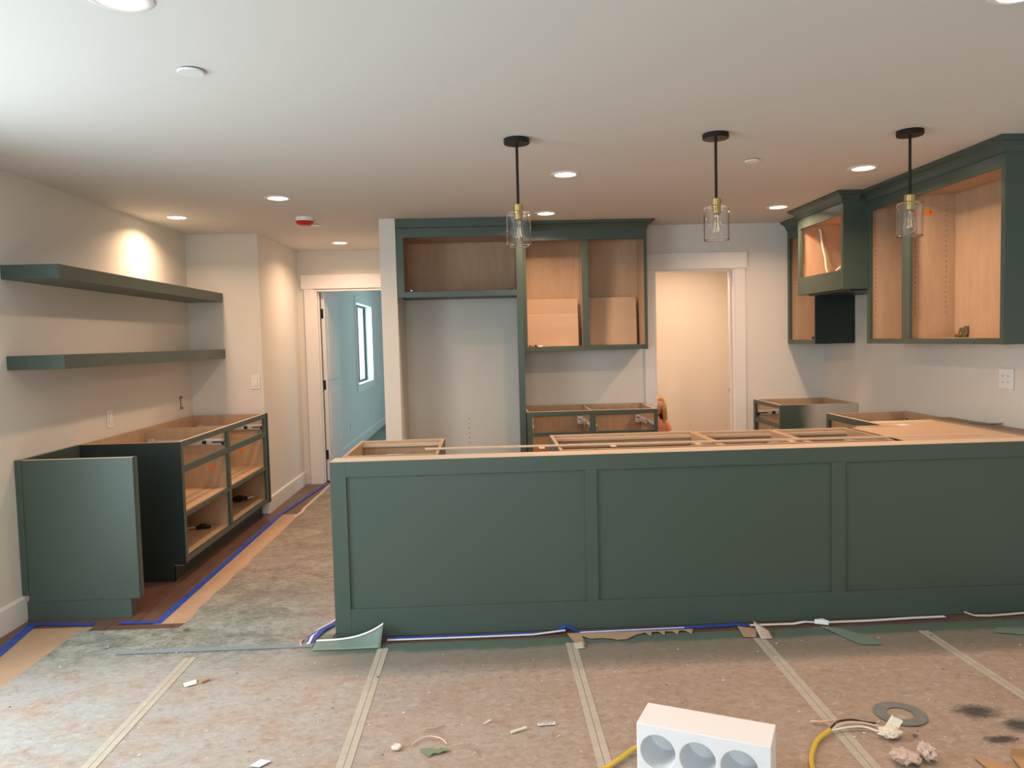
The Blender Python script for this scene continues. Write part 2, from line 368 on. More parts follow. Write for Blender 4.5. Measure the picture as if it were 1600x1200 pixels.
# bedroom door standing open, black hinges
dr = struct(MB().box(-1.708, -1.670, 8.155, 8.93, .012, 2.0, 'trim_paint').build('door_1', bevel=.002))
for (a, b, c, d) in ((8.27, 8.82, .22, .95), (8.27, 8.82, 1.08, 1.88)): MB().box(-1.670, -1.664, a, b, c, d, 'trim_paint').build('door_panel', dr, bevel=.004)
for z in (.29, 1.03, 1.78):
    hb = MB(); hb.box(-1.719, -1.684, 8.150, 8.155, z-.05, z+.05, 'black_metal'); hb.cyl((-1.714, 8.143, 0), .007, z-.052, z+.052, 'black_metal', 12); hb.box(-1.722, -1.719, 8.118, 8.15, z-.05, z+.05, 'black_metal')
    hb.build('hinge', dr)
MB().box(-1.7215, -1.7065, 8.137, 8.154, .0, 2.0, 'dark_plastic').build('door_gap_shade', dr)  # dark strip added to paint the shade in the door gap
# bedroom window
wn = struct(MB().box(-1.832, -1.812, 10.96, 11.05, .77, 2.14, 'trim_paint').box(-1.832, -1.812, 12.5, 12.59, .77, 2.14, 'trim_paint').box(-1.832, -1.812, 11.05, 12.5, .77, .87, 'trim_paint').box(-1.832, -1.812, 11.05, 12.5, 2.04, 2.14, 'trim_paint').build('window_1'))
fb = MB()
for a in ((11.05, 11.08, .87, 2.04), (12.47, 12.5, .87, 2.04), (11.08, 12.47, .87, .90), (11.08, 12.47, 2.01, 2.04), (11.76, 11.79, .9, 2.01)): fb.box(-1.945, -1.915, a[0], a[1], a[2], a[3], 'black_metal')
fb.build('window_frame', wn)
for a in ((11.08, 11.76), (11.79, 12.47)): MB().box(-1.934, -1.930, a[0], a[1], .9, 2.01, 'window_glass').build('pane', wn)
# bedroom side window, patio door and front window (outside the frame; they let the daylight in)
def win(name, axis, p, a0, a1, z0, z1):
    b = MB(); t = .05
    for (a, c, d, e) in ((a0, a0+t, z0, z1), (a1-t, a1, z0, z1), (a0+t, a1-t, z0, z0+t), (a0+t, a1-t, z1-t, z1), ((a0+a1)/2-t/2, (a0+a1)/2+t/2, z0+t, z1-t)):
        b.box(p-.03, p+.03, a, c, d, e, 'trim_paint') if axis == 'x' else b.box(a, c, p-.03, p+.03, d, e, 'trim_paint')
    o = struct(b.build(name)); mid = (a0+a1)/2
    for (a, c) in ((a0+t, mid-t/2), (mid+t/2, a1-t)):
        (MB().box(p-.003, p+.003, a, c, z0+t, z1-t, 'window_glass') if axis == 'x' else MB().box(a, c, p-.003, p+.003, z0+t, z1-t, 'window_glass')).build('pane', o)
win('window_2', 'x', 2.06, 9.8, 12, .8, 2.1); win('door_2', 'x', XL-.06, 1.0, 3.2, .04, 2.12); win('window_3', 'y', -3.06, -1.9, .7, .75, 2.15)

# ------------------------------------------------------------------ cabinets
CROWN = [(0, 2.345), (.008, 2.345), (.012, 2.358), (.02, 2.374), (.036, 2.390), (.054, 2.398), (.056, 2.406), (.062, 2.408), (.062, 2.419), (0, 2.419)]
def frame_parts(t, stiles, rails, T=.02, m='green_paint'):
    for (x0, x1, a, b) in stiles: MB().box(x0, x1, 0, T, a, b, m).build('stile', t, bevel=.0012)
    for (x0, x1, a, b) in rails: MB().box(x0, x1, 0, T-.0005, a, b, m).build('rail', t, bevel=.0012)
def front_edge(t, x0, x1, z, T=.02): MB().box(x0, x1, .001, T, z-.0005, z+.0015, 'maple_edge').build('raw_top_edge', t)
def base_cab(name, label, origin, rz, W, D, stiles, rails, div=(), shelves=(), skins=(), H=.876, back=True, skin='green_paint', cat='base cabinet', bottom=.125, stretch=True, toe=True, lip=.09):
    t = empty(name, (origin[0], origin[1], 0), R(rz), label, cat)
    frame_parts(t, stiles, rails)
    front_edge(t, 0, W, H)
    for x0 in (0, W-.018):
        b = MB().box(x0, x0+.018, .02, D, .10, H-.0005, 'maple_ply'); b.box(x0, x0+.018, .075, D, 0, .10, 'maple_ply'); b.build('side_panel', t)
    for s in skins:
        x0, x1 = (-.004, 0) if s == 'L' else (W, W+.004)
        b = MB().box(x0, x1, 0, D, .105, H-.002, skin); b.box(x0, x1, .075, D, 0, .105, skin); b.build('end_skin', t)
    MB().box(.018, W-.018, .02, D-.012, bottom-.012, bottom, 'maple_ply').build('bottom_panel', t)
    if toe: MB().box(0, W, .075, .09, 0, .105, 'shaded_dark_green').build('toe_kick', t)
    if back: MB().box(.018, W-.018, D-.008, D, bottom, H-.01, 'maple_ply').build('back_panel', t)
    if stretch: MB().box(.018, W-.018, D-.026, D-.008, H-lip, H, 'maple_ply').build('stretcher', t)
    for x in div: MB().box(x-.009, x+.009, .02, D-.026, bottom, H-.004, 'maple_ply').build('divider', t)
    for (x0, x1, z) in shelves: MB().box(x0, x1, .02, D-.01, z-.018, z, 'maple_ply').build('shelf', t)
    return t
def slide(t, x, side, z, y0=.03, L=.5):
    """telescoping drawer slide fixed to a cabinet side; side=+1 if it faces +x"""
    s = side
    o = MB().box(x, x+s*.006, y0, y0+L, z-.022, z+.022, 'zinc').build('drawer_slide', t)
    MB().box(x+s*.006, x+s*.022, y0, y0+L*.97, z-.014, z+.014, 'zinc').box(x+s*.022, x+s*.024, y0, y0+.08, z-.006, z+.004, 'dark_plastic').box(x+s*.022, x+s*.026, y0+.12, y0+.15, z-.013, z+.013, 'dark_plastic').box(x+s*.01, x+s*.02, y0+.2, y0+.26, z+.014, z+.016, 'dark_plastic').build('runner', o)
    MB().box(x, x+s*.05, y0+L, y0+L+.03, z-.035, z+.035, 'maple_edge').box(x+s*.01, x+s*.042, y0+L-.003, y0+L, z-.018, z+.025, 'zinc').box(x+s*.018, x+s*.026, y0+L-.004, y0+L-.003, z-.004, z+.014, 'dark_plastic').box(x+s*.03, x+s*.038, y0+L-.004, y0+L-.003, z+.002, z+.016, 'dark_plastic').build('rear_bracket', o)
    MB().box(x, x+s*.022, y0-.008, y0+.012, z-.022, z-.004, 'dark_plastic').box(x+s*.006, x+s*.018, y0-.01, y0-.008, z-.018, z-.010, 'zinc').build('front_clip', o)

# left wall run: facing +x (rz = 90): local x = world y - 4.80
F = -1.90; Y0 = 4.80; W = 1.86
lb = base_cab('base_cabinet', 'long green two-bay base cabinet under the floating shelves, open front with drawer slides', (F, Y0), 90, W, .63,
  [(0, .04, .115, .876), (.86, .905, .15, .8385), (1.80, W, .115, .876)],
  [(.04, 1.80, .8385, .876), (.04, .86, .678, .722), (.905, 1.80, .678, .722), (.04, .86, .398, .425), (.905, 1.80, .398, .425), (.04, 1.80, .115, .148)],
  div=(.882,), shelves=((.018, .873, .427), (.891, W-.018, .427)), skins=('L', 'R'), skin='shaded_dark_green', bottom=.15, lip=.11)
slide(lb, .873, -1, .765); slide(lb, W-.018, -1, .765); slide(lb, .891, 1, .765); slide(lb, .018, 1, .765)
MB().box(.8715, .8728, .095, .145, .560, .588, 'orange_label').build('sticker', lb); MB().box(1.8405, 1.8418, .20, .24, .563, .588, 'orange_label').build('sticker', lb)
MB().box(W+.004, W+.04, -.004, .02, .105, .876, 'shaded_dark_green').box(W+.004, W+.04, .02, .03, .105, .876, 'shaded_dark_green').build('filler_stile', lb)
MB().box(.3, .42, .604, .619, .776, .79, 'maple_edge').build('nailer', lb)

# tall end panel at the near end, appliance gap, wall cleat
ep = empty('end_panel', (XL, 4.17, 0), 0, 'free-standing green end panel nearest the camera beside the left wall', 'cabinet panel')
MB().box(.032, .62, 0, .019, .105, .876, 'green_paint').build('panel', ep, bevel=.001)
MB().box(.018, .572, .004, .023, 0, .106, 'green_paint').build('toe_board', ep, bevel=.001)
MB().box(0, .034, -.006, .013, .142, .878, 'green_paint').build('scribe_strip', ep, bevel=.001)
MB().box(.601, .622, .019, .05, .105, .876, 'maple_edge').box(.6, .623, .0185, .052, .104, .877, 'green_paint').build('front_stile', ep, bevel=.001)
MB().box(.555, .572, .023, .05, 0, .105, 'green_paint').build('toe_return', ep)
MB().box(.03, .62, .0005, .0185, .876, .878, 'maple_edge').build('raw_top_edge', ep)
tag(MB().box(XL, XL+.02, 4.193, 4.795, .80, .876, 'green_paint').build('wall_cleat', bevel=.001), 'green cleat rail fixed to the left wall between end panel and long base cabinet', 'cleat')

# floating shelves
def fshelf(z, label, y0=4.15):
    o = empty('floating_shelf', (XL, y0, z), 0, label, 'shelf')
    MB().box(0, .30, 0, 6.645-y0+.045, -.075, 0, 'green_paint').build('shelf_body', o, bevel=.0015)
    return o
s1 = fshelf(1.915, 'upper thick green floating shelf on the left wall'); s2 = fshelf(1.436, 'lower thick green floating shelf on the left wall', 4.155)

# back wall: fridge-top cabinet with tall side panel
FY = 6.08
fc = empty('fridge_cabinet', (-.672, FY, 0), 0, 'deep green cabinet bridging the empty fridge alcove, with full-height right side', 'wall cabinet')
frame_parts(fc, [(0, .056, 1.805, 2.35), (.935, .985, 0, 2.35)], [(.056, .935, 2.272, 2.35), (.056, .935, 1.805, 1.85)])
MB().box(.967, .985, .02, .618, 0, 2.35, 'green_paint').build('tall_side_panel', fc)
MB().box(.95, .967, .02, .606, 1.82, 2.35, 'maple_ply').build('side_panel', fc); MB().box(.002, .02, .02, .618, 1.82, 2.35, 'maple_ply').build('side_panel', fc)
MB().box(.02, .95, .02, .606, 1.834, 1.85, 'maple_ply').build('bottom_panel', fc)
MB().box(.0, .967, .02, .606, 1.818, 1.834, 'shaded_dark_green').build('underside_skin', fc)
MB().box(.02, .95, .606, .618, 1.82, 2.35, 'maple_ply').build('back_panel', fc); MB().box(.02, .95, .02, .606, 2.30, 2.318, 'maple_ply').build('top_panel', fc)
MB().box(.002, .984, .003, .60, 2.35, 2.416, 'green_paint').sweep([(.985, .30), (.985, 0), (0, 0)][::-1][::-1], [(-o, z) for o, z in CROWN], 'green_paint').build('crown', fc)
hp = MB(); hp.box(.095, .125, .03, .05, 1.85, 1.858, 'dark_plastic').box(.10, .112, .03, .05, 1.858, 1.865, 'zinc').build('hinge_plate', fc)
MB().box(.85, .91, .03, .055, 1.85, 1.858, 'dark_plastic').build('hinge_plate', fc)

# back wall uppers
def upper(name, label, origin, rz, W, D, stiles, rails, z0, div=(), skins=(), cat='wall cabinet', top=2.35, crown=None, ztop=2.30, shelf_z=None, skin='green_paint'):
    t = empty(name, (origin[0], origin[1], 0), R(rz), label, cat)
    frame_parts(t, stiles, rails)
    for x0 in (.002, W-.02): MB().box(x0, x0+.018, .02, D, z0, top, 'maple_ply').build('side_panel', t)
    for s in skins:
        x0, x1 = (-.003, .002) if s == 'L' else (W-.002, W+.003)
        MB().box(x0, x1, .001, D, z0-.001, top, skin).build('end_skin', t)
    fz0 = min(r[3] for r in rails)
    MB().box(.02, W-.02, .02, D-.01, fz0-.017, fz0-.001, 'maple_ply').build('bottom_panel', t)
    MB().box(.02, W-.02, .02, D, z0, z0+.006, 'green_paint').build('underside_skin', t)
    MB().box(.02, W-.02, D-.01, D, z0, top, 'maple_ply').build('back_panel', t)
    MB().box(.02, W-.02, .02, D-.01, ztop, ztop+.016, 'maple_ply').build('top_panel', t)
    for x in div: MB().box(x-.009, x+.009, .02, D-.01, fz0-.001, ztop, 'maple_ply').build('divider', t)
    if crown:
        MB().box(.002, W-.002, .002, D-.005, top, 2.417, 'green_paint').sweep(crown, [(-o, z) for o, z in CROWN], 'green_paint').build('crown', t)
    return t
bu = upper('upper_cabinet', 'two-bay green wall cabinet on the back wall beside the fridge alcove, loose boards inside', (.316, 6.37), 0, 1.043, .325,
  [(0, .042, 1.352, 2.35), (.503, .555, 1.39, 2.265), (1.022, 1.043, 1.352, 2.35)], [(.042, 1.022, 2.265, 2.35), (.042, 1.022, 1.352, 1.39)], 1.352,
  div=(.529,), skins=('R',), crown=[(0, 0), (1.043, 0), (1.043, .325)])
def loose(x0, x1, y, z0, z1, label, m='raw_ply', lean=.02):
    o = MB().box(0, x1-x0, 0, .018, 0, z1-z0-.003, m).box(0, x1-x0, 0, .018, z1-z0-.003, z1-z0, 'maple_edge').build('loose_board', bevel=.001, loc=(x0, y, z0)); o.rotation_euler = (-math.atan2(lean, z1-z0), 0, 0)
    tag(o, label, 'board', 'loose shelf boards in the back wall cabinet')
loose(.348, .808, 6.60, 1.391, 1.795, 'taller loose plywood board in the left bay of the back wall cabinet')
loose(.350, .800, 6.52, 1.391, 1.665, 'shorter loose plywood board in front, left bay of the back wall cabinet')
loose(.880, 1.312, 6.585, 1.391, 1.80, 'loose plywood board leaning in the right bay of the back wall cabinet', lean=.03)
hw = MB(); 
for (dx, r_) in ((0, .009), (.022, .007), (.045, .010), (.06, .006)): hw.box(dx, dx+r_*1.6, 0, .016, 0, r_*1.6, 'dark_plastic')
hw.box(.075, .115, .002, .014, 0, .012, 'zinc')
o = hw.build('hinge_pile', loc=(.37, 6.42, 1.391)); tag(o, 'small dark hinge clips in the left bay of the back wall cabinet', 'hardware')

# back wall base drawers
bb = base_cab('drawer_base_cabinet', 'green drawer base cabinet on the back wall right of the tall fridge panel', (.32, FY), 0, 1.045, .615,
  [(0, .042, .105, .876), (.502, .55, .14, .842), (1.022, 1.045, .105, .876)],
  [(.042, 1.022, .842, .876), (.042, .502, .678, .710), (.55, 1.022, .678, .710), (.042, .502, .40, .435), (.55, 1.022, .40, .435), (.042, 1.022, .105, .14)],
  div=(.526,), skins=('R',), lip=.09)
slide(bb, .517, -1, .745, L=.52); slide(bb, 1.027, -1, .745, L=.52); slide(bb, .036, 1, .745, L=.52); slide(bb, .544, 1, .745, L=.52)
for x in (.11, .95): MB().cyl((x, 0, .845), .004, .586, .590, 'hole', 8, axis='y').build('screw_hole', bb)

# right wall: corner base with half-sprayed side; local x = -world y
cb = base_cab('corner_drawer_cabinet', 'drawer cabinet in the back right corner, its side fading from green to bare grey', (2.36, 6.69), -90, .61, .635,
  [(0, .045, .105, .876), (.585, .61, .105, .876)], [(.045, .585, .845, .876), (.045, .585, .685, .722), (.045, .585, .41, .445), (.045, .585, .105, .14)],
  skins=('R',), skin='fading_green_paint')
slide(cb, .018, 1, .76, L=.5); slide(cb, .592, -1, .76, L=.5)
c5 = base_cab('range_side_cabinet', 'green open-topped base cabinet on the right wall behind the peninsula corner', (2.417, 5.36), -90, .89, .578,
  [(0, .03, .105, .876), (.86, .89, .105, .876)], [(.03, .86, .835, .876), (.03, .86, .66, .69), (.03, .86, .105, .14)], skins=('L',))
MB().box(.555, .675, .03, .57, .862, .877, 'maple_edge').build('cross_rail', c5)
for x in (.06, .14): MB().cyl((x, .547, 0), .004, .82, .83, 'hole', 8).build('screw_hole', c5)

# right wall uppers; local x = 5.30 - world y ; near unit
def pin_holes(t, x, ys, z0, z1, side):
    b = MB(); z = z0
    while z < z1:
        for y in ys: b.cyl((x, y, z), .0032, -.0006*side if side < 0 else 0, .0006 if side > 0 else 0, 'hole', 6, axis='x')
        z += .032
    o = b.build('shelf_pin_holes', t); o['kind'] = 'stuff'; return o
ru = upper('upper_cabinet', 'large two-bay green wall cabinet at the right edge of the picture, orange sticker inside', (2.67, 5.285), -90, 1.415, .325,
  [(0, .04, 1.367, 2.35), (.445, .535, 1.40, 2.275), (1.385, 1.415, 1.367, 2.35)], [(.04, 1.385, 2.275, 2.35), (.04, 1.385, 1.367, 1.40)], 1.367,
  div=(.49,), skins=('R', 'L'), crown=[(.02, 0), (1.415, 0), (1.415, .325)])
pin_holes(ru, .0205, (.05, .27), 1.56, 2.24, 1); pin_holes(ru, .4995, (.055, .255), 1.56, 2.24, 1)
MB().box(.4992, .5002, .117, .168, 2.172, 2.203, 'orange_label').box(.5002, .5004, .15, .156, 2.182, 2.194, 'dark_plastic').build('sticker', ru)
hb2 = MB()
for (a, b, c_, d) in ((0, .03, 0, .02), (.022, .05, .012, .045), (.045, .075, 0, .03), (.03, .06, .03, .06), (.06, .08, .02, .07)): hb2.box(a, b, random.random()*.01, .03, c_, d, 'tarnished_metal')
hb2.cyl((.035, .0, .02), .012, .0, .03, 'brass', 10, axis='y')
o = hb2.build('hinge_pile', bevel=.002, loc=(2.935, 4.71, 1.40)); o.rotation_euler = (0, 0, R(-70)); tag(o, 'tarnished metal hinges heaped in the bottom of the large right wall cabinet', 'hardware')
# hood cabinet, local x = 6.05 - world y
hc = upper('hood_cabinet', 'shorter green range hood cabinet standing proud of its neighbours on the right wall, wires inside', (2.50, 6.05), -90, .765, .495,
  [(0, .04, 1.75, 2.35), (.735, .765, 1.75, 2.35)], [(.04, .735, 2.265, 2.35), (.04, .735, 1.75, 1.885)], 1.75, skins=('R', 'L'), crown=[(0, .11), (0, 0), (.765, 0), (.765, .11)])
MB().box(.06, .75, .06, .48, 1.738, 1.752, 'shaded_dark_green').build('hood_liner', hc)
MB().box(.0205, .0215, .095, .13, 2.203, 2.230, 'orange_label').build('sticker', hc)
cu = upper('corner_wall_cabinet', 'narrow green wall cabinet in the back right corner behind the hood cabinet', (2.67, 6.69), -90, .56, .325,
  [(0, .045, 1.36, 2.35), (.545, .56, 1.36, 2.35)], [(.045, .545, 2.27, 2.35), (.045, .545, 1.36, 1.395)], 1.36, skins=('R',), skin='shaded_dark_green', crown=[(0, 0), (.55, 0)])
pin_holes(cu, .0205, (.055,), 1.56, 2.0, 1)
o = MB().box(0, .016, 0, .03, 0, .02, 'dark_plastic').box(.016, .03, .004, .02, .005, .028, 'zinc').build('hinge_clip', loc=(2.86, 6.6, 1.3955)); tag(o, 'small dark hinge clip in the bottom of the narrow corner wall cabinet', 'hardware')
def wire(name, pts, r, m, label, cat='cable', n=8):
    # smooth the polyline
    P = [Vector(p) for p in pts]; out = []
    for i in range(len(P)-1):
        a, b, c, d = P[max(i-1, 0)], P[i], P[i+1], P[min(i+2, len(P)-1)]
        for k in range(6):
            t = k/6; out.append(.5*((2*b)+(-a+c)*t+(2*a-5*b+4*c-d)*t*t+(-a+3*b-3*c+d)*t**3))
    out.append(P[-1]); return tag(MB().tube(out, r, m, n).build(name, smooth=True), label, cat)
wire('white_cable', [(2.655, 6.012, 2.262), (2.663, 6.008, 2.239), (2.678, 6.005, 2.129), (2.698, 6.0, 2.028), (2.703, 6.0, 1.963), (2.722, 6.0, 1.912), (2.735, 5.98, 1.893)], .0075, 'white_cable', 'white electrical cable hanging down inside the hood cabinet')
wire('white_cable', [(2.762, 5.99, 1.892), (2.775, 6.0, 1.921), (2.806, 6.008, 1.951), (2.847, 6.01, 1.970), (2.93, 6.01, 1.985)], .0075, 'white_cable', 'short white cable rising from the floor of the hood cabinet towards the wall')

# ------------------------------------------------------------------ peninsula
PY = 3.754
pn = empty('peninsula_panel', (-.775, PY, 0), 0, 'long green panelled back of the peninsula facing the camera', 'peninsula')
PW = 3.775
MB().box(.003, PW, .012, .03, .002, .876, 'green_paint').build('panel', pn)
MB().box(0, .078, 0, .0122, .0, .879, 'green_paint').build('stile', pn, bevel=.001)
for (a, b) in ((1.253, 1.311), (2.494, 2.563), (3.70, PW)): MB().box(a, b, .0, .0122, .143, .803, 'green_paint').build('stile', pn, bevel=.001)
MB().box(.0785, PW, .0, .0122, .803, .879, 'green_paint').build('rail', pn, bevel=.001)
MB().box(.0785, PW, .0, .0122, .002, .143, 'green_paint').build('rail', pn, bevel=.001)
MB().box(0, .018, .0125, .13, .0, .876, 'green_paint').build('end_board', pn, bevel=.001)
MB().box(.018, PW, .112, .13, .0, .868, 'raw_ply').build('rear_sheathing', pn)
MB().box(.004, PW, .004, .13, .868, .8815, 'ledge_wood').build('ledge_board', pn)
def pcab(label, x1, W, front=4.56, **k):
    r = [(.03, W-.03, .846, .876), (.03, W-.03, .66, .69), (.03, W-.03, .105, .14)] if k.pop('drawer', True) else [(.03, W-.03, .78, .876), (.03, W-.03, .105, .14)]
    t = base_cab('base_cabinet', label, (x1, front), 180, W, front-3.955, [(0, .03, .105, .876), (W-.03, W, .105, .876)], r, back=True, lip=.09, **k)
    MB().box(.018, W-.018, .035, .055, .846, .862, 'maple_edge').build('slide_rail', t)
    MB().box(.018, W-.018, .02, .034, .80, .874, 'maple_ply').build('frame_backing', t)
    return t
pc = [pcab('open-topped base cabinet at the left end of the peninsula', -.255, .495, skins=('L',)),
      pcab('wide open-topped sink cabinet in the middle of the peninsula run', 1.235, .86, front=4.575, drawer=False, skins=('R',)),
      pcab('narrow drawer cabinet just right of the wide sink cabinet in the peninsula run', 1.70, .462, front=4.535),
      pcab('narrow drawer cabinet at the inner corner of the peninsula run', 2.152, .449, front=4.525)]
slide(pc[2], .018, 1, .80, L=.45); slide(pc[3], .018, 1, .80, L=.45); slide(pc[3], .431, -1, .80, L=.45)
st = MB().box(0, 3.0, 0, .022, 0, .009, 'maple_edge').build('wood_strip', loc=(-.335, 4.10, .8775), bevel=.001); st.rotation_euler = (0, 0, R(-1.6)); tag(st, 'long thin pale wood strip lying across the tops of the peninsula cabinets', 'wood strip')
for x in (.62, 1.0, 1.45, 1.95): MB().box(x-.01, x+.02, .0, .06, 0, .002, 'maple_edge').build('tab', st, loc=(0, -.065, -.0005))
dk = MB().prism([(2.17, 3.895), (2.83, 3.895), (2.83, 4.68), (2.44, 4.68), (2.44, 4.475), (2.17, 4.475)], .8775, .8800, 'raw_ply').build('corner_deck'); tag(dk, 'plywood sheet covering the corner where peninsula and right wall cabinets meet', 'plywood')
tag(MB().box(2.835, 2.998, 3.90, 4.85, .8775, .884, 'brown_cleat').build('wall_cleat', bevel=.001), 'brown timber cleat lying along the right wall beside the corner plywood sheet', 'cleat')
tag(MB().box(2.20, 2.45, 4.477, 4.497, .8775, .888, 'maple_edge').build('wood_strip'), 'short yellowish wood strip at the left edge of the corner plywood sheet', 'wood strip')
o = MB().box(-.035, .035, -.03, .03, 0, .0008, 'white_paper').build('paper_slip', loc=(2.52, 4.55, .8802)); o.rotation_euler = (0, 0, .2); tag(o, 'small white paper slip lying on the corner plywood sheet', 'paper')
b = MB(); b.tube([(2.90, 4.50, .886), (2.93, 4.44, .893), (2.96, 4.42, .886), (2.985, 4.33, .897)], .005, 'grey_tape').tube([(2.965, 4.50, .885), (2.955, 4.40, .888), (2.93, 4.36, .894)], .005, 'grey_tape')
tag(b.build('cable_end'), 'grey cable ends poking out by the right wall on top of the corner cabinets', 'cable')

# ------------------------------------------------------------------ ceiling fittings
def downlight(x, y, label, power=11.5):
    t = empty('recessed_light', (x, y, CH), 0, label, 'ceiling light')
    MB().lathe([(.062, -.0005), (.088, -.0005), (.088, -.003), (.080, -.0065), (.066, -.007), (.062, -.0045)], 'white_plastic', n=40).build('trim_ring', t, smooth=True)
    MB().cyl((0, 0, 0), .0625, -.0042, -.001, 'lens', 40).build('diffuser', t)
    a = area('downlight_beam', (x, y, CH-.012), (0, 0, -1), .115, .115, power, WARM, 'DISK', 150); a.parent = None
    return t
LIGHTS = [(.50, 4.565, 'recessed ceiling light above the peninsula, between left and middle pendants'), (.497, 5.95, 'recessed ceiling light just in front of the back wall cabinets'),
 (2.272, 5.87, 'recessed ceiling light just left of the hood cabinet crown'), (2.27, 4.54, 'recessed ceiling light left of the large right wall cabinet'),
 (-1.324, 5.13, 'recessed ceiling light between the left wall shelves and the fridge alcove'), (-2.24, 5.80, 'recessed ceiling light nearest the left wall, washing the wall above the shelves'),
 (-1.35, 7.42, 'recessed ceiling light in the hallway before the bedroom door'), (-.977, 2.205, 'large-looking recessed light cut by the top edge of the picture on the left'),
 (1.575, 2.22, 'recessed light cut by the top edge of the picture in the right corner')]
for (x, y, lb_) in LIGHTS: downlight(x, y, lb_)
# pantry light (hidden behind the wall)
downlight(1.95, 7.2, 'recessed ceiling light inside the lit pantry', 19)
def disc(x, y, r, label, cat='ceiling plate'):
    t = empty('ceiling_cap', (x, y, CH), 0, label, cat)
    MB().lathe([(0, -.010), (r*.93, -.010), (r, -.007), (r, -.004)], 'white_plastic', n=36).build('cover', t, smooth=True); MB().cyl((0, 0, 0), r*.86, -.005, 0, 'grey_slot', 30).build('neck', t)
disc(-.997, 2.772, .046, 'round white blank plate on the ceiling near the top left of the picture'); disc(-1.328, 6.29, .042, 'small flush white disc on the ceiling just behind the smoke detector'); disc(1.514, 4.288, .042, 'small flush white disc on the ceiling between middle and right pendants')
dt = empty('smoke_detector', (-1.336, 5.93, CH), 0, 'white smoke detector with red dust cover on the ceiling', 'smoke detector')
MB().lathe([(0, 0), (.066, 0), (.066, -.03), (.062, -.036), (0, -.036)], 'white_plastic', n=36).build('base', dt, smooth=True)
MB().lathe([(.068, -.030), (.0685, -.038), (.060, -.048), (.045, -.058), (.02, -.062), (0, -.062)], 'red_plastic', n=28).build('dust_cover', dt, smooth=True)

# pendants
def pendant(x, y, label, dz=0):
    t = empty('pendant_lamp', (x, y, 0), 0, label, 'pendant light', 'pendant lamps over the peninsula')
    MB().lathe([(0, CH-.001), (.062, CH-.001), (.0625, CH-.004), (.0625, CH-.022), (.060, CH-.025), (0, CH-.025)], 'black_metal', n=40).build('canopy', t, smooth=True)
    MB().cyl((0, 0, 0), .0068, 2.10+dz, CH-.024, 'black_metal', 14).build('rod', t, smooth=True)
    MB().lathe([(0, 2.107), (.0225, 2.107), (.024, 2.105), (.024, 2.076), (.0205, 2.072), (.0205, 2.070), (.0235, 2.069), (.0235, 2.062), (.021, 2.060), (.021, 2.036), (.0195, 2.034), (0, 2.034)], 'brass', n=30).build('socket', t, smooth=True)
    gl = MB().lathe([(.0215, 2.0695), (.048, 2.0693), (.052, 2.069), (.0565, 2.067), (.0590, 2.0625), (.0600, 2.057), (.0600, 2.053), (.060, 1.912), (.060, 1.9075), (.0592, 1.9062), (.0584, 1.9075), (.0584, 1.912), (.0584, 2.053), (.0584, 2.057), (.0575, 2.0618), (.0555, 2.0655), (.052, 2.0675), (.048, 2.0678), (.0215, 2.068)], 'clear_glass', n=48).build('glass_shade', t, smooth=True)
    MB().lathe([(.013, 2.036), (.0135, 2.02), (.018, 1.995), (.026, 1.968), (.029, 1.955), (.028, 1.942), (.021, 1.930), (.010, 1.924), (0, 1.922)], 'clear_glass', n=28).build('bulb', t, smooth=True, solid=-.0005)
    fb_ = MB(); pts = []
    for k in range(9):
        a = k*2*math.pi/8; rr = .0075; pts.append((rr*math.cos(a), rr*math.sin(a), 2.0 if k % 2 else 1.955))
    fb_.tube(pts, .0007, 'filament', 5); fb_.cyl((0, 0, 0), .0018, 1.97, 2.034, 'clear_glass', 8).build('filament', t)
    return t
PENDS = [(.18, 3.756, 'left of three glass pendant lamps, hanging in front of the back wall cabinets'), (1.138, 3.722, 'middle of three glass pendant lamps, hanging before the pantry doorway'),
         (2.092, 3.722, 'right of three glass pendant lamps, hanging before the large right wall cabinet')]
p0 = pendant(*PENDS[0])
for (x, y, l_) in PENDS[1:]:
    c = copy_tree(p0); c.location = (x, y, 0.004); c['label'] = l_
    for ch in c.children:
        if ch.name.startswith(('canopy',)): ch.location.z = -.004

# ------------------------------------------------------------------ wall plates
def plate(name, loc, rz, w_, h_, label, cat, kind):
    t = empty(name, loc, R(rz), label, cat)   # faces local -y
    MB().box(-w_/2, w_/2, -.006, -.0015, -h_/2, h_/2, 'white_plastic').box(-w_/2+.001, w_/2+.0008, -.0015, 0, -h_/2-.0012, h_/2, 'grey_slot').build('cover_plate', t, bevel=.002)
    if kind == 'switch': MB().box(-.017, .017, -.011, -.006, -.034, .034, 'white_plastic').box(-.0185, .0185, -.0064, -.006, -.0355, .0355, 'grey_slot').build('rocker', t, bevel=.0015)
    elif kind == 'double':
        for x in (-.023, .023):
            r_ = MB().box(x-.0165, x+.0165, -.0085, -.006, -.033, .033, 'white_plastic').build('receptacle', t, bevel=.001)
            MB().box(x-.006, x-.004, -.0092, -.0085, .012, .020, 'grey_slot').box(x+.004, x+.006, -.0092, -.0085, .012, .020, 'grey_slot').box(x-.006, x-.004, -.0092, -.0085, -.022, -.014, 'grey_slot').box(x+.004, x+.006, -.0092, -.0085, -.022, -.014, 'grey_slot').build('slots', r_)
    elif kind == 'blank': MB().box(-.017, .017, -.0075, -.006, -.034, .034, 'white_plastic').box(-.018, .018, -.0063, -.006, -.035, .035, 'grey_slot').build('insert', t)
plate('light_switch', (-1.985, YB, 1.148), 0, .072, .118, 'white rocker light switch on the wall beside the hallway', 'light switch', 'switch')
plate('wall_outlet', (XL, 5.225, .995), 90, .074, .12, 'white outlet plate on the left wall under the shelves', 'outlet', 'blank')
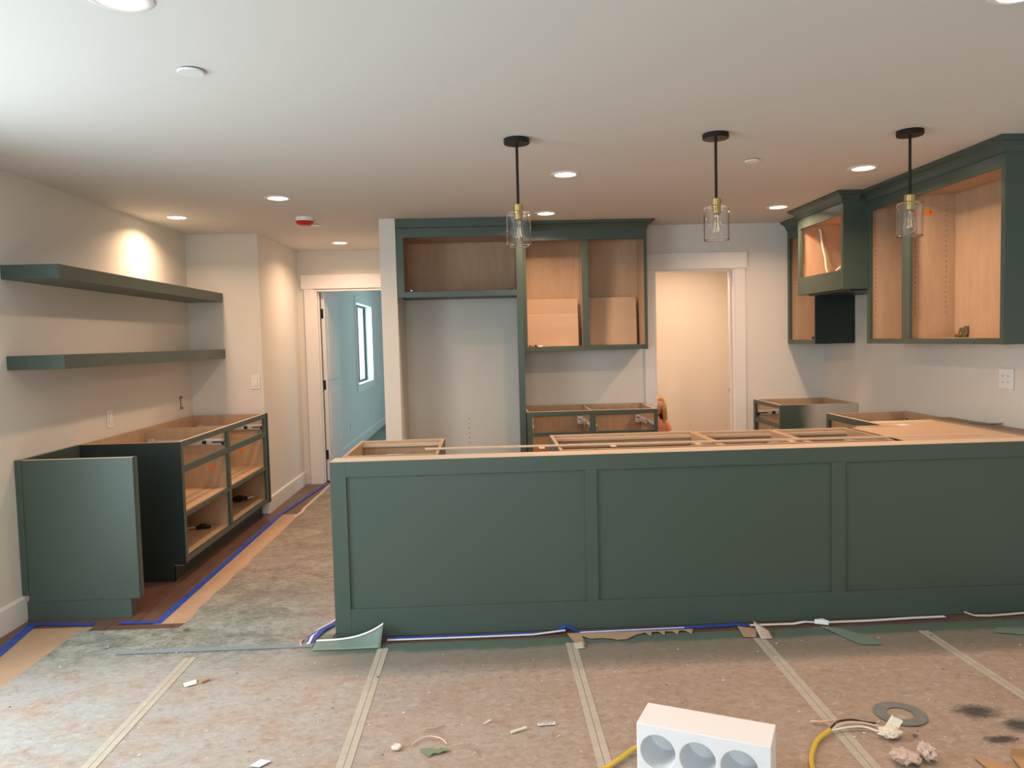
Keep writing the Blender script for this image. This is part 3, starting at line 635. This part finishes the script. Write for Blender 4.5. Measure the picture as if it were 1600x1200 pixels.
plate('wall_outlet', (XR, 4.315, 1.158), -90, .125, .118, 'white double outlet plate on the right wall under the large wall cabinet', 'outlet', 'double')
plate('wall_outlet', (-1.83, 10.35, .36), 90, .072, .115, 'small white outlet low on the bedroom wall nearest the door', 'outlet', 'blank')
plate('wall_outlet', (-1.83, 12.3, .40), 90, .072, .115, 'small white outlet on the bedroom wall below the window', 'outlet', 'blank')
b = MB().box(XL+.0, XL+.006, 6.428, 6.440, .955, 1.055, 'grey_slot').box(XL+.006, XL+.008, 6.430, 6.434, .96, 1.05, 'zinc'); 
for z in (.96, 1.05): b.box(XL+.001, XL+.012, 6.42, 6.46, z-.007, z+.007, 'tarnished_metal')
tag(b.build('outlet_bracket'), 'bare metal outlet bracket on the left wall near the corner', 'outlet bracket')
b = MB()
for k, z in enumerate((.775, .735, .695, .65, .61, .565)): b.cyl((-.155, YB-.001, z), .0045, -.0008, .0008, 'grey_slot', 8, axis='y')
tag(b.build('wall_holes'), 'vertical row of small dark screw holes in the fridge alcove wall', 'screw holes', kind='stuff')

# ------------------------------------------------------------------ floor covering
def sheet(x0, x1, y0, y1, label, m='dusty_paper', z=.0022, amp=.0035, cells=.07, ragged=None, cat='floor paper', name='paper_sheet', group=None):
    nu = max(2, int((x1-x0)/cells)); nv = max(2, int((y1-y0)/cells))
    def fn(u, v):
        x = x0+(x1-x0)*u; y = y0+(y1-y0)*v
        if ragged:
            if 'r' in ragged and u > .99: x += .02*noise.noise(Vector((0, y*5, 3)))
            if 'l' in ragged and u < .01: x += .02*noise.noise(Vector((0, y*5, 3)))
            if 't' in ragged and v > .99: y += .015*noise.noise(Vector((x*7, 0, 5)))
        e = min(u, 1-u, v, 1-v); k = min(1, e*8)
        return x, y, z+k*amp*max(0, noise.noise(Vector((x*2.5, y*4, z*300)))+.25)
    o = MB().grid(fn, nu, nv, m).build(name, smooth=False); o.data.polygons.foreach_set('use_smooth', [True]*len(o.data.polygons))
    md = o.modifiers.new('so', 'SOLIDIFY'); md.thickness = .0006; md.offset = -1
    md = o.modifiers.new('es', 'EDGE_SPLIT'); md.split_angle = R(35)
    return tag(o, label, cat, group)
SE = [-.527, .37, 1.25, 2.09, 2.995]
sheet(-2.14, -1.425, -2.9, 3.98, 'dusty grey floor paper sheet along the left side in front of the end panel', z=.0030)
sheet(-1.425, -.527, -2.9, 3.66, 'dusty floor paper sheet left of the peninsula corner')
PL = ['brown floor paper sheet under the left third of the peninsula front', 'brown floor paper sheet passing behind the white foam block', 'brown floor paper sheet with the grey ring in front of the peninsula', 'brown floor paper sheet at the right edge of the picture']
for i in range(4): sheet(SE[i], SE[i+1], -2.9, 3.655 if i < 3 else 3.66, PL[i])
sheet(-2.415, -2.10, -2.9, 4.045, 'clean tan paper strip along the left wall in front of the end panel', m='kraft_paper', z=.0015, amp=.001)
sheet(-1.79, -1.55, 4.05, 6.62, 'clean tan paper strip beside the long blue tape in the hallway', m='kraft_paper', z=.0015, amp=.001)
sheet(-1.66, -1.50, 6.50, 7.98, 'pale torn paper edge along the hallway wall near the door', m='pale_paper', z=.0028, amp=.002, ragged='lr')
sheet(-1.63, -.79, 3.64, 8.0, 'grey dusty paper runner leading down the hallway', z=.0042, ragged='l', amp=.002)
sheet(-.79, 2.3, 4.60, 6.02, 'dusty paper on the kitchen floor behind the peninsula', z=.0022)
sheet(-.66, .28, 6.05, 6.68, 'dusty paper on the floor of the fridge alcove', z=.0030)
sheet(1.0, 2.9, 6.84, 8.02, 'paper on the pantry floor behind the doorway', z=.0020)
sheet(-1.80, 1.9, 8.2, 13.85, 'paper covering the bedroom floor', z=.0018, cells=.2)
def seam(x0, y0, x1, y1, wd, label, m='seam_tape', z=.0036, name='masking_tape', cat='tape', group=None):
    L = math.hypot(x1-x0, y1-y0); n = max(2, int(L/.06))
    def fn(u, v): return (u-.5)*wd, v*L, .0005*max(0, noise.noise(Vector((0, v*L*5+x0, 1))))
    o = MB().grid(fn, 2, n, m).build(name); o.location = (x0, y0, z); o.rotation_euler = (0, 0, math.atan2(y1-y0, x1-x0)-math.pi/2)
    o.data.polygons.foreach_set('use_smooth', [True]*len(o.data.polygons))
    md = o.modifiers.new('so', 'SOLIDIFY'); md.thickness = .0005
    md = o.modifiers.new('es', 'EDGE_SPLIT'); md.split_angle = R(35)
    return tag(o, label, cat, group)
seam(-1.42, 3.58, -1.42, 1.6, .055, 'pale seam tape running towards the camera on the left, left of all others')
seam(-.523, 3.60, -.527, 1.6, .052, 'pale seam tape starting at the curled paper by the peninsula corner')
seam(.372, 3.58, .368, 1.6, .052, 'pale seam tape passing left of the white foam block')
seam(1.27, 3.55, 1.235, 1.6, .058, 'pale seam tape passing under the yellow cable, right of the foam block')
seam(2.075, 3.56, 2.10, 1.6, .05, 'pale seam tape furthest right, left of which the black scuffs lie')
GB = 'blue painter tape strips'
seam(-2.455, 4.13, -2.30, 3.2, .05, 'blue painter tape running along the left wall towards the camera', 'blue_tape', .0035, 'painter_tape')
seam(-2.45, 4.115, -2.115, 4.075, .035, 'short blue painter tape across the front of the end panel', 'blue_tape', .0042, 'painter_tape')
seam(-1.98, 4.082, -1.765, 4.073, .035, 'short blue painter tape at the right foot of the end panel', 'blue_tape', .0052, 'painter_tape')
seam(-1.775, 4.055, -1.800, 6.62, .042, 'long blue painter tape running beside the left base cabinet', 'blue_tape', .0042, 'painter_tape')
seam(-1.800, 6.60, -1.70, 7.95, .034, 'far blue painter tape along the hallway baseboard', 'blue_tape', .0048, 'painter_tape')
seam(-1.80, 3.665, -.87, 3.668, .046, 'faded dust-covered blue tape line crossing the left floor paper', 'faded_blue_tape', .0076, 'painter_tape')
def ribbon(name, pts, wid, m, label, cat='tape', rise=None, solid=.0006, tilt=0):
    P = [Vector(p) for p in pts]; b = MB(); n = len(b.v); i = b._m(m)
    for k, p in enumerate(P):
        t = (P[min(k+1, len(P)-1)]-P[max(k-1, 0)]); t.z = 0; t.normalize(); u = Vector((-t.y, t.x, 0))
        wk = wid[k] if isinstance(wid, (list, tuple)) else wid
        b.v += [tuple(p), tuple(p+u*wk+Vector((0, 0, tilt)))]
    for k in range(len(P)-1): b.f.append((2*k, 2*k+2, 2*k+3, 2*k+1)); b.mi.append(i)
    return tag(b.build(name, solid=solid), label, cat)
# blue tape and white peeled edges along the foot of the peninsula
ribbon('painter_tape', [(-.86, 3.690, .006), (-.55, 3.700, .006)], .03, 'blue_tape', 'blue painter tape in front of the peninsula left corner')
ribbon('painter_tape', [(-.52, 3.706, .006), (-.1, 3.700, .006), (.30, 3.700, .006), (.36, 3.706, .012)], .026, 'blue_tape', 'blue painter tape along the left third of the peninsula foot')
ribbon('painter_tape', [(.335, 3.705, .010), (.36, 3.72, .030), (.39, 3.70, .020), (.42, 3.695, .007)], [.03, .035, .035, .03], 'blue_tape', 'crumpled blue tape knot at the foot of the peninsula above the middle seam')
ribbon('painter_tape', [(.41, 3.684, .006), (.8, 3.692, .006), (1.15, 3.698, .007), (1.22, 3.705, .009), (1.27, 3.69, .006)], .032, 'blue_tape', 'blue painter tape along the middle of the peninsula foot')
ribbon('painter_tape', [(1.27, 3.700, .006), (1.62, 3.702, .006), (1.72, 3.704, .006), (2.3, 3.71, .006)], .010, 'blue_tape', 'thin blue painter tape along the right part of the peninsula foot')
ribbon('peeled_paper_edge', [(-.515, 3.685, .007), (-.1, 3.682, .007), (.2, 3.684, .007), (.36, 3.70, .016)], .016, 'white_paper', 'white peeled paper edge along the left third of the peninsula foot', 'paper', tilt=.0015)
ribbon('peeled_paper_edge', [(.43, 3.69, .008), (.75, 3.697, .008), (.95, 3.702, .0075)], .006, 'white_paper', 'thin white line of peeled paper on the middle blue tape', 'paper', tilt=.002)
ribbon('peeled_paper_edge', [(1.28, 3.694, .007), (1.50, 3.692, .007), (1.56, 3.70, .012), (1.62, 3.695, .008)], .020, 'white_paper', 'white peeled paper edge right of the crumpled flap', 'paper', tilt=.0015)
ribbon('peeled_paper_edge', [(1.66, 3.69, .008), (1.9, 3.694, .007), (2.1, 3.705, .008), (2.28, 3.708, .008)], .022, 'white_paper', 'long white peeled paper edge on the right part of the peninsula foot', 'paper', tilt=.0015)
ribbon('peeled_paper_edge', [(2.37, 3.70, .03), (2.42, 3.695, .012), (2.5, 3.695, .008), (2.7, 3.71, .010)], .010, 'pale_paper', 'curled paper edge at the peninsula foot near the right picture edge', 'paper', tilt=.006)
ribbon('painter_tape', [(-.872, 3.690, .008), (-.865, 3.75, .012), (-.845, 3.83, .018), (-.80, 3.93, .012)], [.028, .026, .05, .03][::-1], 'blue_tape', 'bunched blue tape turning the corner left of the peninsula', tilt=.004)
ribbon('peeled_paper_edge', [(-.885, 3.675, .012), (-.885, 3.76, .018), (-.865, 3.85, .020), (-.83, 3.93, .016), (-.79, 4.06, .012)], .018, 'white_paper', 'white peeled paper edge turning the corner left of the peninsula', 'paper', tilt=-.004)
# curled-up sheet corner
def curl(u, v): x = -.86+.325*u; h = .072*u**3.2; return x, 3.60+.10*v+.012*u*v, .007+h*v+.004*v*(1-u)
o = MB().grid(curl, 16, 6, 'green_sprayed_paper').build('curled_paper_flap', solid=.0005, smooth=True); tag(o, 'green-sprayed paper corner curling up in front of the peninsula left corner', 'paper')
ribbon('peeled_paper_edge', [(-.86+.325*u, 3.700+.012*u, .0115+.072*u**3.2-.004*u) for u in [k/14 for k in range(15)]], .006, 'white_paper', 'white edge of the curled paper corner at the peninsula left corner', 'paper', tilt=.006)
ribbon('painter_tape', [(-.70+.13*u, 3.704+.002*u, .014+.006*u+.018*u*u) for u in [k/5 for k in range(6)]], .012, 'blue_tape', 'short bright blue tape piece on the curled paper corner', tilt=.010)
# torn kraft paper below the tape
tp = [(.39, 3.682)]; 
for k in range(34):
    u = k/33; x = .43+.55*u; d = .085*math.exp(-((u-.34)/.15)**2)+.050*math.exp(-((u-.1)/.10)**2)+(.055 if k % 4 == 0 and u > .55 else .004)+.012*random.random()
    tp.append((x, 3.676-d))
tp.append((.99, 3.682))
tag(MB().prism(tp, .0082, .0088, 'kraft_paper').build('torn_paper'), 'ragged torn strip of brown paper hanging from the blue tape', 'paper')
tag(MB().prism([(.365, 3.690), (.395, 3.545), (.44, 3.54), (.43, 3.69)], .0072, .0079, 'kraft_paper').build('torn_paper'), 'brown torn paper piece at the head of the seam tape left of the foam block', 'paper')
tag(MB().prism([(1.215, 3.70), (1.20, 3.56), (1.255, 3.55), (1.30, 3.655)], .0070, .0077, 'kraft_paper').build('torn_paper'), 'brown torn paper piece beside the grey flap right of middle', 'paper')
def flap(u, v): return 1.275+.055*u+.01*v, 3.53+.14*v*(1-.45*u), .008+.035*v*v*(1-u*.8)
tag(MB().grid(flap, 5, 6, 'pale_paper').build('curled_tape_end', solid=.0005, smooth=True), 'pale curled tape end standing up at the foot of the peninsula', 'tape')
def flap2(u, v): return .385+.045*u, 3.50+.07*v, .008+.012*v*v*u
tag(MB().grid(flap2, 4, 4, 'pale_paper').build('curled_tape_end', solid=.0005, smooth=True), 'pale lifted tape end at the head of the seam left of the foam block', 'tape')
tag(MB().prism([(1.60, 3.69), (1.66, 3.665), (1.645, 3.70)], .008, .03, 'white_paper').build('paper_scrap'), 'small white triangular paper scrap standing at the peninsula foot', 'paper')
tag(MB().prism([(1.615, 3.66), (1.70, 3.42), (1.80, 3.41), (1.79, 3.50), (1.70, 3.62)], .0068, .0074, 'green_sprayed_paper').build('tape_patch'), 'grey-green tape patch on the floor paper under the right panel', 'tape')
tag(MB().prism([(2.38, 3.50), (2.50, 3.46), (2.57, 3.52), (2.44, 3.56)], .0068, .0074, 'green_sprayed_paper').build('tape_patch'), 'grey-green tape patch near the right picture edge below the peninsula', 'tape')
# grey ring of tape
b = MB(); i_ = b._m('grey_tape'); n_ = 40
for k in range(n_):
    a = 2*math.pi*k/n_; ca, sa = math.cos(a), math.sin(a)
    for rr in (.047, .094):
        x = rr*ca; y = rr*sa; b.v += [(x, y, 0), (x, y, .0006)]
for k in range(n_):
    a, c = 4*k, 4*((k+1) % n_)
    for q_ in ((a+1, a+3, c+3, c+1), (a, c, c+2, a+2), (a+2, c+2, c+3, a+3), (a, a+1, c+1, c)): b.f.append(q_); b.mi.append(i_)
o = b.build('tape_ring', loc=(1.531, 2.775, .0075)); tag(o, 'flat grey ring stuck to the brown floor paper', 'ring')

# ------------------------------------------------------------------ debris
def scrap(name, x, y, pts, h, m, label, rz=0, z=.0075, cat='scrap', bevel=0):
    o = MB().prism(pts, 0, h, m).build(name, loc=(x, y, z), bevel=bevel); o.rotation_euler = (0, 0, rz); return tag(o, label, cat)
rect = lambda a, b: [(-a, -b), (a, -b), (a, b), (-a, b)]
scrap('paper_scrap', -1.314, 3.293, [(-.03, .0), (-.008, -.038), (.032, -.01), (.014, .034)], .001, 'white_paper', 'white square card scrap on the grey floor paper at left')
scrap('wood_chip', -1.255, 3.305, [(-.022, -.014), (-.008, -.016), (.018, .014), (.008, .022)], .006, 'cardboard', 'small brown wood chip beside the white card scrap')
scrap('washer', -1.577, 3.936, [(.014*math.cos(a*.5), .011*math.sin(a*.5)) for a in range(12)], .004, 'grey_tape', 'small dark metal washer on the floor right of the end panel', z=.009)
scrap('tape_scrap', -1.88, 3.735, rect(.012, .008), .008, 'faded_blue_tape', 'small blue tape crumb in front of the end panel', .2)
scrap('leaf', -.215, 2.645, [(-.055, .018), (-.032, -.012), (-.018, -.034), (-.004, -.012), (.018, -.014), (.032, .0), (.055, -.001), (.038, .014), (.022, .022), (.004, .010), (-.014, .022)], .003, 'leaf_green', 'dull green dried leaf on the brown floor paper', z=.009)
scrap('plaster_chip', -.354, 2.684, [(-.020, -.002), (-.010, -.018), (.008, -.020), (.018, -.004), (.012, .012), (-.004, .018)], .010, 'cream_chip', 'cream plaster chip left of the green leaf', bevel=.003)
scrap('wood_stick', .088, 2.768, [(-.033, -.008), (-.026, -.010), (.032, .004), (.034, .010), (.026, .013), (-.034, -.001)], .006, 'cream_chip', 'short cream wooden stick left of the barcode label', .25, bevel=.001)
scrap('paper_twist', -.028, 2.84, [(-.018, -.010), (-.010, -.010), (.016, .012), (.010, .014)], .004, 'white_paper', 'tiny white rolled paper bit left of the wooden stick', .1)
o = scrap('barcode_label', .193, 2.812, rect(.033, .011), .0006, 'white_paper', 'small white printed barcode label on the floor', .06)
b = MB(); x = -.030
while x < .030:
    wd = random.choice((.0008, .0014, .002)); b.box(x, x+wd, -.002 if random.random() < .8 else -.009, .009, .0006, .0007, 'dark_plastic'); x += wd+random.choice((.001, .0018))
b.build('print', o)
scrap('wood_sliver', .23, 2.715, [(-.012, -.004), (.010, .003), (.008, .006)], .002, 'cream_chip', 'tiny pale sliver under the barcode label', .6)
scrap('paper_scrap', -.815, 2.625, [(-.035, -.02), (.0, -.03), (.03, .005), (-.01, .02)], .002, 'white_paper', 'white paper scrap at the bottom edge left of the leaf')
scrap('paper_crumb', 1.497, 2.614, rect(.007, .005), .005, 'grey_tape', 'tiny grey nut right of the crumpled cream plastic')
wire('twig', [(-.30, 2.70, .009), (-.27, 2.735, .012), (-.235, 2.745, .013), (-.195, 2.725, .012), (-.175, 2.69, .010)], .0026, 'pink_wire', 'thin curved twig behind the green leaf', 'twig', 6)
wire('twig', [(-.085, 2.66, .009), (-.07, 2.63, .010), (-.055, 2.605, .009)], .0018, 'brown_cleat', 'tiny brown twig right of the green leaf', 'twig', 6)
wire('twig', [(-.26, 2.80, .009), (-.22, 2.805, .010), (-.19, 2.83, .010)], .0016, 'brown_cleat', 'hair-thin twig behind the curved twig', 'twig', 6)
wire('tape_curl', [(-.925, 3.66, .006), (-.935, 3.70, .012), (-.93, 3.735, .01)], .0045, 'pink_wire', 'small tan curl beside the blue tape corner', 'scrap', 6)
sp = MB()
for k in range(140):
    x = random.uniform(-2.0, 2.5); y = random.uniform(2.4, 3.9) if x < -.9 else random.uniform(2.4, 3.5); r_ = random.choice((.002, .002, .003, .004)); a = random.random()*3
    sp.prism([(x+r_*math.cos(a+j*1.57)*(1+.5*(j % 2)), y+r_*math.sin(a+j*1.57)) for j in range(4)], .0056, .0076, random.choice(('white_paper', 'cream_chip', 'grey_slot')))
tag(sp.build('floor_crumbs'), 'fine pale and dark crumbs scattered over the floor paper', 'debris', kind='stuff')
# yellow cable with stripped ends
def cable(name, paths, label):
    t = empty(name, (0, 0, 0), 0, label, 'cable')
    for nm, pts, r_, m in paths:
        P = [Vector(p) for p in pts]; out = []
        for i in range(len(P)-1):
            a, b2, c2, d = P[max(i-1, 0)], P[i], P[i+1], P[min(i+2, len(P)-1)]
            for k in range(6):
                u = k/6; out.append(.5*((2*b2)+(-a+c2)*u+(2*a-5*b2+4*c2-d)*u*u+(-a+3*b2-3*c2+d)*u**3))
        out.append(P[-1]); MB().tube(out, r_, m, 8).build(nm, t, smooth=True)
cable('yellow_cable', [('sheath', [(.98, 2.20, .016), (1.02, 2.33, .016), (1.053, 2.455, .016), (1.09, 2.53, .016), (1.14, 2.60, .018), (1.205, 2.650, .022)], .0085, 'yellow_cable'),
  ('pink_wire', [(1.205, 2.650, .022), (1.27, 2.685, .026), (1.34, 2.685, .026), (1.41, 2.66, .016)], .0035, 'pink_wire'),
  ('white_wire', [(1.205, 2.650, .020), (1.28, 2.665, .022), (1.34, 2.665, .020), (1.39, 2.63, .014), (1.43, 2.635, .012)], .0035, 'white_cable'),
  ('black_wire', [(1.205, 2.650, .024), (1.25, 2.69, .030), (1.31, 2.705, .028), (1.36, 2.70, .020), (1.395, 2.695, .016)], .0035, 'dark_plastic'),
  ('bare_copper_wire', [(1.24, 2.68, .030), (1.23, 2.715, .020), (1.17, 2.735, .014), (1.20, 2.71, .024), (1.255, 2.70, .034)], .003, 'copper')],
  'yellow electrical cable with stripped black, white and copper wire ends')
wire('yellow_cable', [(.30, 2.44, .017), (.36, 2.475, .017), (.42, 2.53, .017), (.50, 2.60, .02), (.6, 2.63, .02)], .0085, 'yellow_cable', 'yellow cable emerging from behind the left side of the foam block')
# crumpled cream plastic cup
def crump(cx, cy, r_, h_, m, name, label, seed, sq=1.0, n=22, hollow=False):
    def fn(u, v):
        a = u*2*math.pi; ph = v*math.pi; q_ = Vector((math.cos(a)*math.sin(ph), math.sin(a)*math.sin(ph), math.cos(ph)))
        k = 1+.55*noise.noise(q_*2.2+Vector((seed, 0, 0)))+.3*noise.noise(q_*5+Vector((0, seed, 0)))
        return cx+q_.x*r_*k*sq, cy+q_.y*r_*k, .008+max(0, h_*(.5+.5*q_.z*k))
    return tag(MB().grid(fn, n, n//2, m).build(name), label, 'scrap')
crump(1.405, 2.615, .030, .030, 'cream_chip', 'crumpled_plastic', 'crumpled cream plastic wad by the ends of the yellow cable', 3.1, 1.3)
def wing(u, v): return 1.425+.02*v+.012*math.sin(6*u), 2.62+.05*u-.01*v, .012+.045*v+.012*u
tag(MB().grid(wing, 6, 6, 'cream_chip').build('plastic_strip', solid=.001), 'upright cream plastic strip standing behind the cream wad', 'scrap')
crump(1.375, 2.455, .040, .035, 'pink_plastic', 'crumpled_plastic', 'crumpled clear pinkish plastic at the bottom edge, left piece', 8.3, 1.1)
crump(1.455, 2.47, .035, .045, 'pink_plastic', 'crumpled_plastic', 'crumpled clear pinkish plastic at the bottom edge, right piece', 12.7, .8)
# cardboard flaps at the bottom right corner
b = MB(); b.box(-.16, .16, -.11, .11, 0, .006, 'cardboard'); b.box(-.16, .16, .10, .11, .006, .03, 'cardboard')
o = b.build('cardboard_piece', loc=(1.865, 2.315, .010)); o.rotation_euler = (0, 0, R(-14)); tag(o, 'flat brown cardboard piece in the bottom right corner', 'cardboard')
b = MB().prism([(0, 0), (.10, -.09), (.0, -.14)], 0, .004, 'cardboard'); o = b.build('cardboard_piece', loc=(1.61, 2.462, .009)); tag(o, 'small triangular cardboard flap left of the flat cardboard piece', 'cardboard')

# ------------------------------------------------------------------ white foam block
def evaluated(o):
    dg = bpy.context.evaluated_depsgraph_get(); me = bpy.data.meshes.new_from_object(o.evaluated_get(dg)); o.modifiers.clear(); o.data = me
fo = MB().box(0, .42, 0, .152, 0, .185, 'foam').build('foam_block')
cut = MB()
for x in (.070, .198, .326): cut.lathe([(0, -.05), (.058, -.05), (.055, .125), (0, .125)], 'foam', (x, 0, .098), 40, 'y')
co = cut.build('cutter')
md = fo.modifiers.new('b', 'BOOLEAN'); md.object = co; md.operation = 'DIFFERENCE'; md.solver = 'EXACT'
bpy.context.view_layer.update(); evaluated(fo); bpy.data.objects.remove(co)
md = fo.modifiers.new('bv', 'BEVEL'); md.width = .0025; md.segments = 2; md.limit_method = 'ANGLE'
fo.location = (.462, 2.432, .0085); fo.rotation_euler = (0, 0, math.atan2(2.217-2.403, .832-.456))
tag(fo, 'white foam packing block with three round pockets on the floor', 'packing foam')

# ------------------------------------------------------------------ tools in the left base cabinet
t = empty('hand_tool', (-2.11, 5.54, .152), R(8), 'black hand tool with pale shaft in the nearer bottom bay of the left base cabinet', 'tool')
MB().tube([(0, 0, .012), (.10, 0, .012)], .012, 'dark_plastic', 10, rs=[.014, .011]).box(.02, .07, -.018, .018, .01, .035, 'dark_plastic').build('handle', t, bevel=.002)
MB().tube([(-.12, 0, .012), (0, 0, .012)], .0045, 'white_plastic', 8).build('shaft', t)
t = empty('hand_tool', (-2.11, 6.50, .152), R(10), 'black hand tool in the farther bottom bay of the left base cabinet', 'tool')
MB().tube([(-.06, 0, .018), (.0, .01, .03), (.07, 0, .022)], .018, 'dark_plastic', 10, rs=[.012, .022, .014]).box(-.02, .03, -.03, .03, 0, .022, 'dark_plastic').build('handle', t, bevel=.003)
MB().tube([(.07, 0, .022), (.11, .012, .03), (.12, .03, .02)], .006, 'zinc', 8).build('hook', t)

# ------------------------------------------------------------------ the child in the pantry doorway
def skin_mesh(name, verts, edges, radii, m, parent=None, sub=2, root=0):
    me = bpy.data.meshes.new(name); me.from_pydata(verts, edges, []); o = bpy.data.objects.new(name, me); C.objects.link(o)
    me.materials.append(MATS[m]); o.modifiers.new('s', 'SKIN'); sub_ = o.modifiers.new('u', 'SUBSURF'); sub_.levels = sub; sub_.render_levels = sub
    if not me.skin_vertices: me.attributes.new
    for i, r_ in enumerate(radii):
        sv = me.skin_vertices[0].data[i]; sv.radius = r_ if isinstance(r_, tuple) else (r_, r_); sv.use_root = (i == root)
    bpy.context.view_layer.update(); evaluated(o)
    o.data.polygons.foreach_set('use_smooth', [True]*len(o.data.polygons))
    if not o.data.materials: o.data.materials.append(MATS[m])
    if parent: o.parent = parent
    return o
def ellip(name, c, r_, m, parent, n=24, fn=None):
    def g(u, v):
        a = u*2*math.pi; ph = v*math.pi; q_ = Vector((math.cos(a)*math.sin(ph), math.sin(a)*math.sin(ph), math.cos(ph)))
        if fn: q_ = fn(q_)
        return c[0]+q_.x*r_[0], c[1]+q_.y*r_[1], c[2]+q_.z*r_[2]
    o = MB().grid(g, n, n//2, m).build(name, parent); o.data.polygons.foreach_set('use_smooth', [True]*len(o.data.polygons)); return o
# person faces local -y
pe = empty('person', (1.568, 7.0, .004), R(-28), 'small child with long blond hair and orange T-shirt half hidden in the pantry doorway', 'person')
V = [(0, 0, .42), (0, .0, .50), (0, 0, .58), (0, 0, .645), (0, .002, .69), (0, -.004, .735),       # pelvis..neck..head base
     (.045, 0, .40), (.05, -.004, .21), (.05, .005, .045), (.052, -.07, .022),
     (-.045, 0, .40), (-.05, -.004, .21), (-.05, .005, .045), (-.052, -.07, .022),
     (.080, 0, .655), (.104, .01, .545), (.106, -.03, .445), (.106, -.042, .41),
     (-.088, 0, .655), (-.112, .01, .545), (-.10, -.04, .455), (-.096, -.055, .42)]
E = [(0, 1), (1, 2), (2, 3), (3, 4), (4, 5), (0, 6), (6, 7), (7, 8), (8, 9), (0, 10), (10, 11), (11, 12), (12, 13), (3, 14), (14, 15), (15, 16), (16, 17), (3, 18), (18, 19), (19, 20), (20, 21)]
RA = [(.07, .058), (.068, .056), (.070, .055), (.062, .048), .027, .03, .042, .034, .022, .018, .042, .034, .022, .018, .026, .021, .016, .015, .026, .021, .016, .015]
body = skin_mesh('body', V, E, RA, 'skin', pe)
for s in (1, -1):      # fingers and thumb
    hx, hy, hz = (.106, -.046, .405) if s == 1 else (-.096, -.06, .415)
    for k, L in enumerate((.028, .033, .031, .024)):
        oy = -.014+k*.0085
        skin_mesh('finger', [(hx, hy+oy*.6, hz+.006), (hx+.002*s, hy+oy, hz-L*.5), (hx-.003*s, hy+oy, hz-L)], [(0, 1), (1, 2)], [.0055, .005, .004], 'skin', pe, 1)
    skin_mesh('thumb', [(hx, hy-.01, hz+.008), (hx-.004*s, hy-.02, hz-.006), (hx-.006*s, hy-.022, hz-.018)], [(0, 1), (1, 2)], [.006, .0055, .0045], 'skin', pe, 1)
def headf(q_):
    x, y, z = q_
    if z < -.1: x *= 1-.28*min(1, (-z-.1)); 
    if y < 0: y *= .93
    return Vector((x, y, z))
hd = ellip('head', (0, -.012, .812), (.066, .078, .090), 'skin', pe, 36, headf)
ellip('nose', (0, -.088, .795), (.009, .012, .012), 'skin', hd, 12)
for s in (1, -1):
    ellip('eye', (.026*s, -.078, .812), (.010, .007, .006), 'eye', hd, 12); ellip('ear', (.067*s, -.005, .802), (.007, .014, .02), 'skin', hd, 12)
ellip('mouth', (0, -.081, .768), (.016, .006, .005), 'lips', hd, 12)
# hair: cap plus long locks over the shoulders
def hairf(q_):
    x, y, z = q_; 
    if y < -.25 and z < .55: k = .80; return Vector((x*k, y*k, z*k))
    r2 = 1+.03*math.sin(30*math.atan2(y, x)); return Vector((x*r2, y*r2, z))
hr = ellip('hair', (0, -.002, .818), (.075, .082, .092), 'hair', pe, 72, hairf)
lk = MB()
for k in range(44):
    a = R(-28+k*236/43); x = .068*math.cos(a); y = .068*math.sin(a)+.004; top = .86; L_ = .22+.02*random.random()
    lk.tube([(x*.75, y*.75, top), (x*1.08, y*1.08, .82), (x*1.18, y*1.15, .76), (x*1.22, y*1.12+.004, .71), (x*1.25, y*1.05+.006, top-L_)], .010, 'hair', 7, rs=[.008, .012, .012, .010, .004])
o = lk.build('hair_locks', hr, smooth=True)
# T-shirt and shorts
def shirt(u, v):
    a = u*2*math.pi; z = .43+.255*v; rx_ = .100-.014*v if v < .8 else .0888-.24*(v-.8); ry_ = .078-.012*v-(.05*(v-.8)/.2 if v > .8 else 0); k = 1+.03*math.sin(a*5+v*6)*(1-v)
    return rx_*k*math.cos(a), ry_*k*math.sin(a)-.002, z
sh = MB().grid(shirt, 36, 16, 'shirt').build('t_shirt', pe, solid=.003, smooth=True)
for s in (1, -1): MB().tube([(.05*s, 0, .668), (.080*s, .0, .655), (.096*s, .004, .61), (.108*s, .006, .580)], .03, 'shirt', 16, rs=[.026, .031, .033, .037]).build('sleeve', sh, smooth=True)
MB().grid(lambda u, v: ((u-.5)*.085, -.0765-.004+.012*(u-.5)**2*8, .50+.075*v), 6, 4, 'shirt_print').build('print', sh, solid=.001)
b = MB()
for s in (1, -1): b.tube([(.035*s, 0, .46), (.046*s, 0, .40), (.05*s, -.002, .30)], .05, 'shorts', 18, rs=[.062, .058, .052])
b.build('shorts', pe, smooth=True)
